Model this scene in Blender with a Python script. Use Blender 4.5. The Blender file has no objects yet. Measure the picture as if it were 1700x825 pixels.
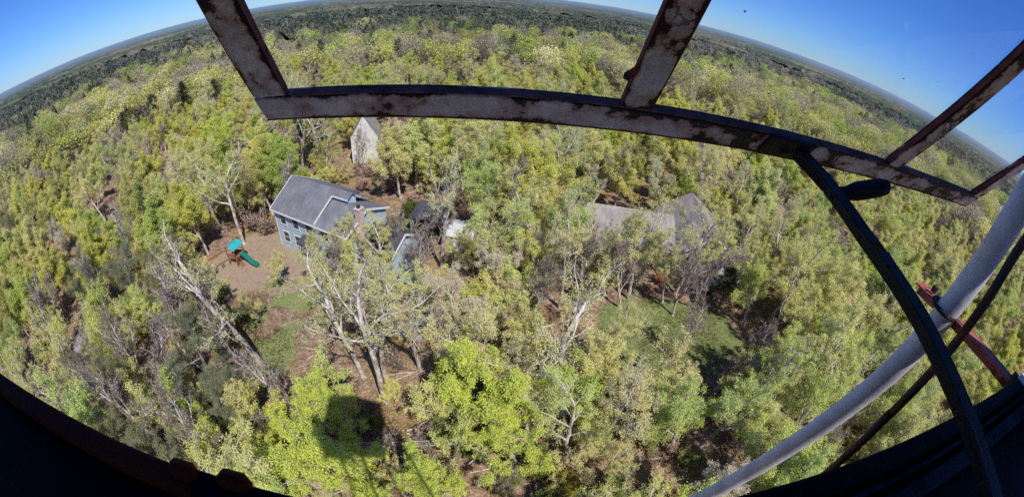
import bpy, math, random
import numpy as np
from mathutils import Vector, Matrix

R = math.radians
SC = bpy.context.scene
COL = SC.collection
H = 27.0                                   # lens height above the forest floor
rng = np.random.default_rng(7)
random.seed(7)

# ------------------------------------------------------------------ camera (fisheye, leaning out of the tower window)
PITCH, ROLL, FPX = R(34.8), R(-5.2), 685.0
fwd = np.array([0, math.cos(PITCH), -math.sin(PITCH)])
up0 = np.array([0, math.sin(PITCH), math.cos(PITCH)])
s_, c_ = -math.sin(ROLL), math.cos(ROLL)
CR = np.array([1.0, 0, 0]) * c_ + up0 * s_
CU = -np.array([1.0, 0, 0]) * s_ + up0 * c_
cd = bpy.data.cameras.new('camera')
cd.type = 'PANO'
cd.sensor_width = 36.0; cd.sensor_fit = 'HORIZONTAL'
cd.panorama_type = 'FISHEYE_LENS_POLYNOMIAL'
cd.fisheye_fov = R(175)
cd.fisheye_polynomial_k0 = 0.0
cd.fisheye_polynomial_k1 = -1.0 / (FPX / 1700.0 * 36.0)
cd.fisheye_polynomial_k2 = 0; cd.fisheye_polynomial_k3 = 0; cd.fisheye_polynomial_k4 = 0
cd.clip_start = 0.01; cd.clip_end = 40000
cam = bpy.data.objects.new('camera', cd); COL.objects.link(cam)
cam.matrix_world = Matrix(((CR[0], CU[0], -fwd[0], 0), (CR[1], CU[1], -fwd[1], 0), (CR[2], CU[2], -fwd[2], H), (0, 0, 0, 1)))
SC.camera = cam

# ------------------------------------------------------------------ light
SUN_AZ, SUN_EL = R(147.5), R(55)
sun_dir = Vector((math.sin(SUN_AZ) * math.cos(SUN_EL), math.cos(SUN_AZ) * math.cos(SUN_EL), math.sin(SUN_EL)))
sl = bpy.data.lights.new('sun', 'SUN'); sl.energy = 5.0; sl.angle = R(0.55); sl.color = (1.0, 0.97, 0.92)
so = bpy.data.objects.new('sun', sl); COL.objects.link(so)
so.rotation_euler = (-sun_dir).to_track_quat('-Z', 'Y').to_euler(); so.location = (0, 0, 80)
w = bpy.data.worlds.new("World"); SC.world = w; w.use_nodes = True
nt = w.node_tree; nt.nodes.clear()
sky = nt.nodes.new('ShaderNodeTexSky'); sky.sky_type = 'NISHITA'; sky.sun_disc = False
sky.sun_elevation = SUN_EL; sky.sun_rotation = SUN_AZ
sky.altitude = 60; sky.air_density = 1.0; sky.dust_density = 0.0; sky.ozone_density = 4.0
hs = nt.nodes.new('ShaderNodeHueSaturation'); hs.inputs['Saturation'].default_value = 1.15
tn_ = nt.nodes.new('ShaderNodeMix'); tn_.data_type = 'RGBA'; tn_.blend_type = 'MULTIPLY'; tn_.inputs[0].default_value = 1.0; tn_.inputs[7].default_value = (0.47, 0.73, 1.30, 1)
bg = nt.nodes.new('ShaderNodeBackground'); bg.inputs['Strength'].default_value = 0.105
wo = nt.nodes.new('ShaderNodeOutputWorld')
nt.links.new(sky.outputs[0], hs.inputs['Color']); nt.links.new(hs.outputs[0], tn_.inputs[6]); nt.links.new(tn_.outputs[2], bg.inputs[0]); nt.links.new(bg.outputs[0], wo.inputs[0])
SC.view_settings.view_transform = 'Standard'; SC.view_settings.look = 'None'; SC.view_settings.exposure = 0
SC.render.engine = 'CYCLES'
cy = SC.cycles
cy.max_bounces = 6; cy.diffuse_bounces = 3; cy.glossy_bounces = 2; cy.transmission_bounces = 3; cy.transparent_max_bounces = 8
cy.sample_clamp_indirect = 4.0; cy.use_denoising = False; cy.caustics_reflective = False; cy.caustics_refractive = False

# ------------------------------------------------------------------ material helpers
class MT:
    def __init__(s, name):
        s.m = bpy.data.materials.new(name); s.m.use_nodes = True; s.t = s.m.node_tree; s.t.nodes.clear()
        s.out = s.t.nodes.new('ShaderNodeOutputMaterial')
    def n(s, typ, **kw):
        nd = s.t.nodes.new(typ)
        for k, v in kw.items(): setattr(nd, k, v)
        return nd
    def l(s, a, b): s.t.links.new(a, b)
    def val(s, sock, v):
        if hasattr(v, 'links'): s.l(v, sock)
        else: sock.default_value = v
    def coord(s, which='Object', scale=None):
        o = s.n('ShaderNodeTexCoord').outputs[which]
        if scale is not None:
            mp = s.n('ShaderNodeMapping'); mp.inputs['Scale'].default_value = scale; s.l(o, mp.inputs[0]); o = mp.outputs[0]
        return o
    def pos(s): return s.n('ShaderNodeNewGeometry').outputs['Position']
    def noise(s, vec, scale, detail=4, rough=0.55, out='Fac'):
        nd = s.n('ShaderNodeTexNoise'); s.l(vec, nd.inputs['Vector']); nd.inputs['Scale'].default_value = scale
        nd.inputs['Detail'].default_value = detail; nd.inputs['Roughness'].default_value = rough
        return nd.outputs[0 if out == 'Fac' else 1]
    def ramp(s, fac, stops):
        nd = s.n('ShaderNodeValToRGB'); e = nd.color_ramp.elements
        while len(e) < len(stops): e.new(0.5)
        for i, (p, c) in enumerate(stops):
            e[i].position = p; e[i].color = (c[0], c[1], c[2], 1) if not isinstance(c, (int, float)) else (c, c, c, 1)
        s.l(fac, nd.inputs[0]); return nd.outputs[0]
    def mix(s, fac, a, b, mode='MIX'):
        nd = s.n('ShaderNodeMix', data_type='RGBA', blend_type=mode)
        s.val(nd.inputs[0], fac)
        for sk, v in ((nd.inputs[6], a), (nd.inputs[7], b)):
            s.val(sk, v if hasattr(v, 'links') else (v[0], v[1], v[2], 1))
        return nd.outputs[2]
    def math(s, op, a, b=0.0):
        nd = s.n('ShaderNodeMath', operation=op); s.val(nd.inputs[0], a); s.val(nd.inputs[1], b); return nd.outputs[0]
    def attr(s, name, out='Fac'):
        nd = s.n('ShaderNodeAttribute'); nd.attribute_name = name; return nd.outputs[out]
    def bsdf(s, color, rough=0.7, spec=0.3, metal=0.0, bump=None, bstr=0.4, bdist=0.02):
        p = s.n('ShaderNodeBsdfPrincipled')
        s.val(p.inputs['Base Color'], color if hasattr(color, 'links') else (color[0], color[1], color[2], 1))
        s.val(p.inputs['Roughness'], rough); p.inputs['Specular IOR Level'].default_value = spec; p.inputs['Metallic'].default_value = metal
        if bump is not None:
            b = s.n('ShaderNodeBump'); b.inputs['Strength'].default_value = bstr; b.inputs['Distance'].default_value = bdist
            s.l(bump, b.inputs['Height']); s.l(b.outputs[0], p.inputs['Normal'])
        return p.outputs[0]
    def done(s, sh): s.l(sh, s.out.inputs[0]); return s.m

def simple(name, c, rough=0.6, var=0.25, scale=6.0, spec=0.3, metal=0.0, bump=0.0):
    t = MT(name); co = t.coord('Object')
    f = t.noise(co, scale, 5, 0.6)
    lo = tuple(x * (1 - var) for x in c); hi = tuple(min(1, x * (1 + var)) for x in c)
    col = t.ramp(f, [(0.3, lo), (0.7, hi)])
    return t.done(t.bsdf(col, rough, spec, metal, f if bump else None, bump))

def foliage(name, c_dark, c_light, transl=0.47):
    t = MT(name)
    col = t.mix(t.attr('tint'), c_dark, c_light)
    oi = t.n('ShaderNodeObjectInfo')
    col = t.mix(1.0, col, oi.outputs['Color'], 'MULTIPLY')
    p = t.n('ShaderNodeBsdfPrincipled'); t.l(col, p.inputs['Base Color'])
    p.inputs['Roughness'].default_value = 0.6; p.inputs['Specular IOR Level'].default_value = 0.12
    tr = t.n('ShaderNodeBsdfTranslucent'); t.l(col, tr.inputs[0])
    mx = t.n('ShaderNodeMixShader'); mx.inputs[0].default_value = transl
    t.l(p.outputs[0], mx.inputs[1]); t.l(tr.outputs[0], mx.inputs[2])
    return t.done(mx.outputs[0])

def bark(name, dark, light):
    t = MT(name); co = t.coord('Object', (1, 1, 0.35))
    f = t.noise(co, 5.0, 6, 0.65); g = t.noise(t.coord('Object'), 0.5, 2)
    col = t.ramp(t.math('ADD', f, t.math('MULTIPLY', t.math('SUBTRACT', g, 0.5), 0.5)), [(0.34, dark), (0.62, light)])
    return t.done(t.bsdf(col, 0.85, 0.15, 0, f, 0.5, 0.03))

M = {}
M['bark'] = bark('bark_pale_grey', (0.22, 0.175, 0.135), (0.68, 0.61, 0.52))
M['bark_grey'] = bark('bark_grey', (0.13, 0.105, 0.09), (0.44, 0.40, 0.36))
M['bark_pine'] = bark('bark_pine', (0.05, 0.035, 0.028), (0.15, 0.105, 0.08))
M['leaf_oak'] = foliage('leaf_oak', (0.56, 0.55, 0.14), (0.97, 0.94, 0.42))
M['leaf_bright'] = foliage('leaf_bright', (0.48, 0.55, 0.07), (0.90, 0.94, 0.24))
M['leaf_cream'] = foliage('leaf_cream', (0.58, 0.50, 0.34), (0.92, 0.83, 0.60))
M['leaf_olive'] = foliage('leaf_olive', (0.19, 0.21, 0.10), (0.46, 0.48, 0.27))
M['leaf_dense'] = foliage('leaf_dense', (0.55, 0.55, 0.15), (0.97, 0.94, 0.42))
M['leaf_brown'] = foliage('leaf_brown', (0.17, 0.12, 0.085), (0.40, 0.31, 0.23))
M['leaf_pine'] = foliage('leaf_pine', (0.020, 0.034, 0.014), (0.075, 0.10, 0.04), 0.15)
M['leaf_shrub'] = foliage('leaf_shrub', (0.22, 0.25, 0.07), (0.52, 0.52, 0.18))

# ------------------------------------------------------------------ mesh builder
def link(o, parent=None):
    COL.objects.link(o)
    if parent is not None: o.parent = parent
    return o

def np_mesh(name, V, Fq, Ft=None, tint=None, colr=None, smooth=False):
    """V (n,3); Fq (m,4) quads; Ft (k,3) tris; tint per face."""
    me = bpy.data.meshes.new(name)
    nq = 0 if Fq is None else len(Fq); ntr = 0 if Ft is None else len(Ft)
    loops = np.concatenate([(Fq.ravel() if nq else np.zeros(0, int)), (Ft.ravel() if ntr else np.zeros(0, int))]).astype(np.int32)
    starts = np.concatenate([np.arange(nq) * 4, nq * 4 + np.arange(ntr) * 3]).astype(np.int32)
    me.vertices.add(len(V)); me.vertices.foreach_set('co', np.ascontiguousarray(V, np.float32).ravel())
    me.loops.add(len(loops)); me.loops.foreach_set('vertex_index', loops)
    me.polygons.add(nq + ntr); me.polygons.foreach_set('loop_start', starts)
    if smooth: me.polygons.foreach_set('use_smooth', np.ones(nq + ntr, bool))
    me.update(calc_edges=True)
    if tint is not None:
        a = me.attributes.new('tint', 'FLOAT', 'FACE'); a.data.foreach_set('value', np.ascontiguousarray(tint, np.float32))
    if colr is not None:
        a = me.attributes.new('shade', 'FLOAT_COLOR', 'FACE'); a.data.foreach_set('color', np.ascontiguousarray(colr, np.float32).ravel())
    return me

def tag(o, label=None, cat=None, group=None, kind=None):
    if label: o['label'] = label
    if cat: o['category'] = cat
    if group: o['group'] = group
    if kind: o['kind'] = kind
    return o

def empty(name, loc, rz=0.0):
    o = bpy.data.objects.new(name, None); o.empty_display_size = 0.3
    o.location = loc; o.rotation_euler = (0, 0, rz); COL.objects.link(o); return o

class MB:
    def __init__(s): s.v = []; s.f = []
    def quad(s, *p):
        b = len(s.v); s.v += [tuple(q) for q in p]; s.f.append(tuple(range(b, b + len(p)))); return s
    def box(s, a, b):
        (x0, y0, z0), (x1, y1, z1) = a, b; o = len(s.v)
        s.v += [(x0, y0, z0), (x1, y0, z0), (x1, y1, z0), (x0, y1, z0), (x0, y0, z1), (x1, y0, z1), (x1, y1, z1), (x0, y1, z1)]
        s.f += [tuple(o + i for i in q) for q in ((0, 3, 2, 1), (4, 5, 6, 7), (0, 1, 5, 4), (1, 2, 6, 5), (2, 3, 7, 6), (3, 0, 4, 7))]
        return s
    def prism(s, poly, axis, a, b):
        """extrude 2-D polygon along an axis: 'x' poly=(y,z); 'y' poly=(x,z); 'z' poly=(x,y)."""
        def P(u, v, t): return {'x': (t, u, v), 'y': (u, t, v), 'z': (u, v, t)}[axis]
        n = len(poly); o = len(s.v)
        s.v += [P(u, v, a) for u, v in poly] + [P(u, v, b) for u, v in poly]
        s.f.append(tuple(o + i for i in range(n))); s.f.append(tuple(o + n + i for i in reversed(range(n))))
        for i in range(n):
            j = (i + 1) % n; s.f.append((o + i, o + n + i, o + n + j, o + j))
        return s
    def bar(s, p, q, wid, hei, upv=(0, 0, 1)):
        p, q = Vector(p), Vector(q); d = (q - p).normalized(); side = d.cross(Vector(upv))
        if side.length < 1e-4: side = d.cross(Vector((1, 0, 0)))
        side.normalize(); u = side.cross(d).normalized(); o = len(s.v)
        for c in (p, q):
            for a, b in ((-1, -1), (1, -1), (1, 1), (-1, 1)):
                s.v.append(tuple(c + side * a * wid / 2 + u * b * hei / 2))
        s.f += [tuple(o + i for i in k) for k in ((0, 1, 2, 3), (7, 6, 5, 4), (0, 4, 5, 1), (1, 5, 6, 2), (2, 6, 7, 3), (3, 7, 4, 0))]
        return s
    def tube(s, pts, rad, n=12, cap=True):
        pts = [Vector(p) for p in pts]; rr = rad if isinstance(rad, (list, tuple)) else [rad] * len(pts); o = len(s.v)
        ref = Vector((0.31, 0.77, 0.55))
        for i, p in enumerate(pts):
            d = (pts[min(i + 1, len(pts) - 1)] - pts[max(i - 1, 0)]).normalized()
            a = d.cross(ref).normalized(); b = d.cross(a)
            for k in range(n):
                t = 2 * math.pi * k / n; s.v.append(tuple(p + (a * math.cos(t) + b * math.sin(t)) * rr[i]))
        for i in range(len(pts) - 1):
            for k in range(n):
                k2 = (k + 1) % n; s.f.append((o + i * n + k, o + i * n + k2, o + (i + 1) * n + k2, o + (i + 1) * n + k))
        if cap:
            s.f.append(tuple(o + k for k in reversed(range(n)))); s.f.append(tuple(o + (len(pts) - 1) * n + k for k in range(n)))
        return s
    def build(s, name, mat, parent=None, bevel=0.0, smooth=False, xf=None):
        me = bpy.data.meshes.new(name); v = s.v if xf is None else [tuple(xf @ Vector(p)) for p in s.v]
        me.from_pydata(v, [], s.f); me.update()
        import bmesh
        bm = bmesh.new(); bm.from_mesh(me); bmesh.ops.recalc_face_normals(bm, faces=bm.faces); bm.to_mesh(me); bm.free()
        if smooth:
            for p in me.polygons: p.use_smooth = True
        me.materials.append(mat); o = bpy.data.objects.new(name, me); link(o, parent)
        if bevel:
            b = o.modifiers.new('bevel', 'BEVEL'); b.width = bevel; b.segments = 2; b.limit_method = 'ANGLE'
        return o

# ------------------------------------------------------------------ value noise for terrain
def vnoise(x, y, seed=0):
    xi = np.floor(x).astype(np.int64); yi = np.floor(y).astype(np.int64); xf = x - xi; yf = y - yi
    def h(a, b):
        n = (a * 374761393 + b * 668265263 + seed * 1442695041) & 0x7fffffff
        n = ((n ^ (n >> 13)) * 1274126177) & 0x7fffffff
        return ((n ^ (n >> 16)) & 0xffff) / 65535.0
    u = xf * xf * (3 - 2 * xf); v = yf * yf * (3 - 2 * yf)
    return (h(xi, yi) * (1 - u) + h(xi + 1, yi) * u) * (1 - v) + (h(xi, yi + 1) * (1 - u) + h(xi + 1, yi + 1) * u) * v
def fbm(x, y, seed=0, oct=4):
    s = 0; a = 0.5; tot = 0
    for i in range(oct): s = s + a * vnoise(x * 2 ** i, y * 2 ** i, seed + i); tot += a; a *= 0.5
    return s / tot

# ------------------------------------------------------------------ trees
class Tree:
    def __init__(s, seed):
        s.r = np.random.default_rng(seed); s.V = []; s.F = []; s.o = 0; s.tips = []; s.tipd = []
    def tube(s, P, Rd, n):
        P = np.asarray(P); T = np.gradient(P, axis=0); T /= np.linalg.norm(T, axis=1)[:, None] + 1e-9
        ref = np.array([0.43, 0.21, 0.88]) if abs(T[0] @ np.array([0.43, 0.21, 0.88])) < 0.9 else np.array([1.0, 0, 0])
        A = np.cross(T, ref); A /= np.linalg.norm(A, axis=1)[:, None] + 1e-9; B = np.cross(T, A)
        t = np.arange(n) * 2 * np.pi / n
        ring = P[:, None, :] + (A[:, None, :] * np.cos(t)[None, :, None] + B[:, None, :] * np.sin(t)[None, :, None]) * np.asarray(Rd)[:, None, None]
        m = len(P); s.V.append(ring.reshape(-1, 3))
        i = np.arange(m - 1)[:, None] * n; k = np.arange(n)[None, :]; k2 = (k + 1) % n
        F = np.stack([i + k, i + k2, i + n + k2, i + n + k], -1).reshape(-1, 4) + s.o
        s.F.append(F); s.o += m * n
    def path(s, p, d, L, nseg, wig, trop):
        P = [p]; d = d / np.linalg.norm(d)
        for _ in range(nseg):
            d = d + s.r.normal(0, wig, 3) + np.array([0, 0, trop]); d /= np.linalg.norm(d)
            p = p + d * L / nseg; P.append(p)
        return np.array(P), d
    def grow(s, p, d, L, r, lvl, c):
        nseg = (9, 7, 6, 4, 3)[min(lvl, 4)]
        P, de = s.path(p, d, L, nseg, c['wig'][min(lvl, 4)], c['trop'][min(lvl, 4)])
        end = r * c['taper'][min(lvl, 4)]
        r = max(r, (0.0, 0.0, 0.02, 0.013, 0.009)[min(lvl, 4)]); Rd = np.linspace(r, max(end, (0, 0.03, 0.012, 0.008, 0.006)[min(lvl, 4)]), nseg + 1)
        if lvl == 0: Rd[0] *= 1.35
        s.tube(P, Rd, (9, 7, 5, 4, 3)[min(lvl, 4)])
        T = np.gradient(P, axis=0); T /= np.linalg.norm(T, axis=1)[:, None]
        if lvl >= c['leaf_lvl']:
            for f in np.linspace(0.35, 1.0, c['clumps']):
                k = f * nseg; i = min(int(k), nseg - 1); s.tips.append(P[i] + (P[i + 1] - P[i]) * (k - i)); s.tipd.append(T[i])
        if lvl >= c['max']: return
        n = c['n'][lvl]; n = max(2, int(n + s.r.integers(-1, 2))) if lvl else n
        f0 = c['start'][lvl]
        phase = s.r.uniform(0, 6.28)
        for j in range(n):
            f = f0 + (1 - f0) * (j + s.r.uniform(0.2, 0.9)) / n if lvl else f0 + (1 - f0) * (j + 0.6) / n
            f = min(f, 0.999); k = f * nseg; i = min(int(k), nseg - 1); q = P[i] + (P[i + 1] - P[i]) * (k - i); t = T[i]
            ph = phase + j * 2.4 + s.r.uniform(-.5, .5); a = np.cross(t, [0.3, 0.9, 0.2]); a /= np.linalg.norm(a); b = np.cross(t, a)
            ang = c['ang'][lvl] * s.r.uniform(0.65, 1.25)
            dd = t * math.cos(ang) + (a * math.cos(ph) + b * math.sin(ph)) * math.sin(ang)
            ll = L * c['len'][lvl] * s.r.uniform(0.7, 1.15) * (1.12 - 0.55 * f if lvl else 1.15 - 0.4 * f)
            rr = min(Rd[i] * c['rad'][lvl] * s.r.uniform(0.75, 1.0), Rd[i])
            s.grow(q, dd, ll, rr, lvl + 1, c)
        # the leader carries on as one more branch of the next level
        if lvl < 2: s.grow(P[-1], de, L * c['len'][lvl] * 0.8, Rd[-1], lvl + 1, c)
    def wood(s, name):
        return np_mesh(name, np.concatenate(s.V), np.concatenate(s.F), smooth=True)
    def leaves(s, name, per, size, spread, up=0.35, keep=1.0, narrow=0.55):
        C = np.array(s.tips); D = np.array(s.tipd)
        if keep < 1: m = s.r.random(len(C)) < keep; C, D = C[m], D[m]
        return leaf_mesh(name, C, D, per, size, spread, up, narrow, s.r)

def leaf_arrays(C, D, per, size, spread, up, narrow, r, jit=0.36):
    N = len(C); tintc = r.random(N)
    C = np.repeat(C, per, 0); D = np.repeat(D, per, 0); n = len(C)
    u = r.normal(0, 1, (n, 3)) + D * 0.5 + np.array([0, 0, up]); u /= np.linalg.norm(u, axis=1)[:, None]
    base = C + r.normal(0, spread, (n, 3))
    wv = np.cross(u, np.array([0.12, -0.16, 1.0]) + r.normal(0, jit, (n, 3))); wv /= np.linalg.norm(wv, axis=1)[:, None] + 1e-9
    L = size * r.uniform(0.6, 1.3, n)[:, None]; W = L * narrow
    droop = np.array([0, 0, -0.12]) * L
    V = np.stack([base, base + u * L * 0.55 + wv * W * 0.5, base + u * L + droop, base + u * L * 0.5 - wv * W * 0.5], 1).reshape(-1, 3)
    F = np.arange(n * 4).reshape(-1, 4)
    tint = np.clip(np.repeat(tintc, per) * 0.6 + r.random(n) * 0.4, 0, 1)
    return V, F, tint

def leaf_mesh(name, C, D, per, size, spread, up, narrow, r):
    V, F, t = leaf_arrays(C, D, per, size, spread, up, narrow, r)
    return np_mesh(name, V, F, tint=t)

OAK = dict(wig=(0.07, 0.13, 0.17, 0.22, 0.25), trop=(0.02, 0.05, 0.035, 0.02, 0.02), taper=(0.62, 0.35, 0.3, 0.35, 0.5), n=(5, 6, 5, 4), start=(0.45, 0.3, 0.25, 0.25),
           ang=(0.75, 0.8, 0.8, 0.8), len=(0.62, 0.5, 0.5, 0.5), rad=(0.66, 0.58, 0.55, 0.55), leaf_lvl=3, clumps=3, max=4)
def variant(name, seed, Htree, trunk_r, cfg, lean=0.1, first=0.5, **leaf):
    c = dict(OAK); c.update(cfg); t = Tree(seed)
    d = np.array([t.r.normal(0, lean), t.r.normal(0, lean), 1.0])
    t.grow(np.array([0, 0, -0.15]), d, Htree * first, trunk_r, 0, c)
    wd = t.wood(name + '_wood'); lf = t.leaves(name + '_leaves', **leaf)
    return wd, lf

def pine_variant(name, seed, Ht, rad, per=5, size=0.55):
    t = Tree(seed); P, _ = t.path(np.array([0, 0, -0.1]), np.array([0, 0, 1.0]), Ht, 10, 0.03, 0.05)
    t.tube(P, np.linspace(0.2, 0.03, 11), 7)
    for i in range(46):
        f = 0.34 + 0.66 * (i / 46) ** 0.9; k = f * 10; j = min(int(k), 9); q = P[j] + (P[j + 1] - P[j]) * (k - j)
        ph = i * 2.4 + t.r.uniform(-.4, .4); L = rad * (1.05 - f) ** 0.7 * 1.6 * t.r.uniform(0.6, 1.15)
        Q, _ = t.path(q, np.array([math.cos(ph), math.sin(ph), 0.25]), L, 4, 0.12, 0.05); t.tube(Q, np.linspace(0.05, 0.01, 5), 3)
        for m in range(5):
            g = 0.3 + 0.7 * m / 4; kk = g * 4; jj = min(int(kk), 3); c = Q[jj] + (Q[jj + 1] - Q[jj]) * (kk - jj)
            for _ in range(2): t.tips.append(c + t.r.normal(0, 0.16, 3)); t.tipd.append(np.array([0, 0, 0.6]))
    return t.wood(name + '_wood'), t.leaves(name + '_needles', per, size, 0.12, 0.5, 1.0, 0.22)

def shrub_variant(name, seed, Ht, stems, per, size, keep=1.0):
    t = Tree(seed)
    c = dict(OAK); c.update(n=(4, 4, 3, 0), start=(0.25, 0.2, 0.2, 0.2), max=3, leaf_lvl=2, clumps=3, len=(0.65, 0.6, 0.6, 0.5))
    for i in range(stems):
        a = t.r.uniform(0, 6.28); rr = t.r.uniform(0, 0.25)
        t.grow(np.array([math.cos(a) * rr, math.sin(a) * rr, -0.05]), np.array([math.cos(a) * 0.6, math.sin(a) * 0.6, 1.0]), Ht * t.r.uniform(0.45, 0.7), 0.025, 0, c)
    return t.wood(name + '_wood'), t.leaves(name + '_leaves', per, size, 0.07, 0.3, keep)

def setm(pair, wood, leaf):
    pair[0].materials.append(M[wood]); pair[1].materials.append(M[leaf]); return pair

VAR = {}
VAR['oak'] = [setm(variant('oak', 11 + i, 16.5, 0.21, dict(n=(6, 7, 6, 5), wig=(0.07, 0.14, 0.2, 0.24, 0.25)), 0.12, 0.47, per=6, size=0.105, spread=0.10, keep=0.34), 'bark', 'leaf_oak') for i in range(6)]
VAR['sparse'] = [setm(variant('sparse', 141 + i, 17.5, 0.27, dict(n=(5, 6, 5, 4), start=(0.62, .3, .25, .25), wig=(0.06, 0.16, 0.2, 0.24, 0.25), taper=(0.72, 0.4, 0.3, 0.35, 0.5)), 0.05, 0.56, per=6, size=0.12, spread=0.10, keep=0.20), 'bark', 'leaf_oak') for i in range(3)]
VAR['bright'] = [setm(variant('bright', 31 + i, 15.0, 0.16, dict(n=(7, 7, 6, 5), ang=(0.7, 0.8, 0.85, 0.8), start=(.4, .25, .25, .25)), 0.08, 0.48, per=8, size=0.14, spread=0.13, keep=0.42), 'bark_grey', 'leaf_bright') for i in range(3)]
VAR['cream'] = [setm(variant('cream', 51 + i, 14.5, 0.17, dict(n=(6, 7, 6, 4)), 0.1, 0.46, per=8, size=0.115, spread=0.12, keep=0.5), 'bark', 'leaf_cream') for i in range(2)]
VAR['bare'] = [setm(variant('bare', 61 + i, 15.5, 0.15, dict(n=(6, 7, 6, 5), ang=(0.42, 0.5, 0.55, 0.6), start=(0.25, .25, .2, .2)), 0.1, 0.42, per=3, size=0.085, spread=0.07, keep=0.3), 'bark', 'leaf_brown') for i in range(3)]
VAR['olive'] = [setm(variant('olive', 71 + i, 11.5, 0.2, dict(n=(7, 8, 7, 6), ang=(1.0, 0.8, 0.8, 0.8), start=(0.3, .25, .2, .2)), 0.08, 0.48, per=4, size=0.075, spread=0.12, keep=0.95), 'bark_grey', 'leaf_olive') for i in range(2)]
VAR['dense'] = [setm(variant('dense', 81 + i, 15.5, 0.2, dict(n=(7, 7, 6, 5), ang=(0.8, 0.85, 0.85, 0.8), start=(.42, .25, .25, .25)), 0.08, 0.46, per=8, size=0.12, spread=0.12, keep=0.34), 'bark', 'leaf_dense') for i in range(4)]
VAR['full'] = [setm(variant('full', 161 + i, 14.5, 0.19, dict(n=(8, 7, 6, 5), ang=(0.85, 0.85, 0.85, 0.8), start=(.36, .2, .2, .2)), 0.07, 0.44, per=7, size=0.15, spread=0.15, keep=0.8), 'bark', 'leaf_dense') for i in range(4)]
VAR['young'] = [setm(variant('young', 121 + i, 7.5, 0.06, dict(n=(7, 5, 4, 3), start=(.25, .25, .25, .25), leaf_lvl=2), 0.12, 0.6, per=5, size=0.12, spread=0.1, keep=0.55), 'bark', ('leaf_oak', 'leaf_dense', 'leaf_bright', 'leaf_oak')[i]) for i in range(4)]
VAR['pine'] = [setm(pine_variant('pine', 91 + i, 12.5, 2.6), 'bark_pine', 'leaf_pine') for i in range(3)]
VAR['shrub'] = [setm(shrub_variant('shrub', 101 + i, 2.2, 7, 4, 0.13), 'bark_grey', 'leaf_shrub') for i in range(2)]
VAR['dry'] = [setm(shrub_variant('dry', 111 + i, 1.9, 9, 2, 0.1, 0.5), 'bark', 'leaf_brown') for i in range(2)]

KINDS = {'full': 'full_crowned_tree', 'sparse': 'oak_tree', 'young': 'sapling', 'oak': 'oak_tree', 'bright': 'maple_tree', 'cream': 'blossoming_tree', 'bare': 'bare_tree', 'olive': 'spreading_tree', 'dense': 'leafy_tree', 'pine': 'pine_tree', 'shrub': 'shrub', 'dry': 'dry_shrub'}
CATS = {'shrub': 'shrub', 'dry': 'shrub'}
def plant(kind, x, y, label, group=None, sc=1.0, rz=None, var=None, tint=(1, 1, 1), z=0.0, lean=(0, 0)):
    wd, lf = VAR[kind][(random.randrange(len(VAR[kind])) if var is None else var) % len(VAR[kind])]
    e = empty(KINDS[kind], (x, y, z), random.uniform(0, 6.28) if rz is None else rz)
    e.rotation_mode = 'ZYX'; e.rotation_euler[0], e.rotation_euler[1] = lean
    e.scale = (sc * random.uniform(.93, 1.07), sc * random.uniform(.93, 1.07), sc)
    tag(e, label, CATS.get(kind, 'tree'), group)
    a = bpy.data.objects.new('trunk' if kind not in CATS else 'stem', wd); link(a, e)
    b = bpy.data.objects.new('crown', lf); link(b, e); b.color = (tint[0], tint[1], tint[2], 1)
    return e
#--SETTING--
# ------------------------------------------------------------------ ground
def in_poly(x, y, poly):
    ins = np.zeros(x.shape, bool); n = len(poly)
    for i in range(n):
        x0, y0 = poly[i]; x1, y1 = poly[(i + 1) % n]
        c = ((y0 > y) != (y1 > y)) & (x < (x1 - x0) * (y - y0) / (y1 - y0 + 1e-12) + x0); ins ^= c
    return ins
def soft_poly(x, y, poly, jit=3.2, sc=0.35):
    a = np.zeros(x.shape)
    for k in range(6):
        dx = (fbm(x * sc, y * sc, 11 + k, 4) - 0.5) * jit * 2; dy = (fbm(x * sc, y * sc, 31 + k, 4) - 0.5) * jit * 2
        a += in_poly(x + dx, y + dy, poly)
    return a / 6
LAWN_R = [(7.5, 24.5), (11, 20.5), (17, 20), (23.5, 25), (24, 30), (17, 33), (10, 31)]
LAWN_L = [(-26, 24), (-22, 16.5), (-17.5, 17), (-16, 25), (-19, 29), (-25, 29)]
LAWN_B = [(-14, 40), (-9, 38.5), (-7.5, 46), (-14, 47)]
DIRT = [(-36, 30), (-30, 26), (-20, 27), (-10, 24), (-5, 26), (-6, 33), (-17, 33), (-27, 37), (-33, 38)]
DRIVE = [(-10, 31), (-7.8, 30), (-6.4, 25.5), (-7.2, 23), (-8.6, 25)]
ROAD = [(-60, 26), (-57, 28), (-43, 14), (-32.5, 2), (-26, -12), (-28.5, -13), (-35.5, 1), (-46, 12)]
gs = 361; ext = 110.0
gx, gy = np.meshgrid(np.linspace(-ext, ext, gs), np.linspace(-60, ext, gs), indexing='ij')
gz = (fbm(gx / 14, gy / 14, 3, 4) - 0.5) * 0.5 + (fbm(gx / 1.7, gy / 1.7, 5, 3) - 0.5) * 0.10
def ground_z(x, y):
    x = np.asarray(x, float); y = np.asarray(y, float)
    return (fbm(x / 14, y / 14, 3, 4) - 0.5) * 0.5 + (fbm(x / 1.7, y / 1.7, 5, 3) - 0.5) * 0.10
idx = np.arange(gs * gs).reshape(gs, gs)
Fg = np.stack([idx[:-1, :-1], idx[1:, :-1], idx[1:, 1:], idx[:-1, 1:]], -1).reshape(-1, 4)
Vg = np.stack([gx, gy, gz], -1).reshape(-1, 3)
me = np_mesh('forest_floor', Vg, Fg, smooth=True)
zone = np.zeros((gs * gs, 4)); fx, fy = gx.ravel(), gy.ravel()
patchy = np.clip((fbm(fx / 2.2, fy / 2.2, 47, 4) - 0.40) * 5, 0, 1)
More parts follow.
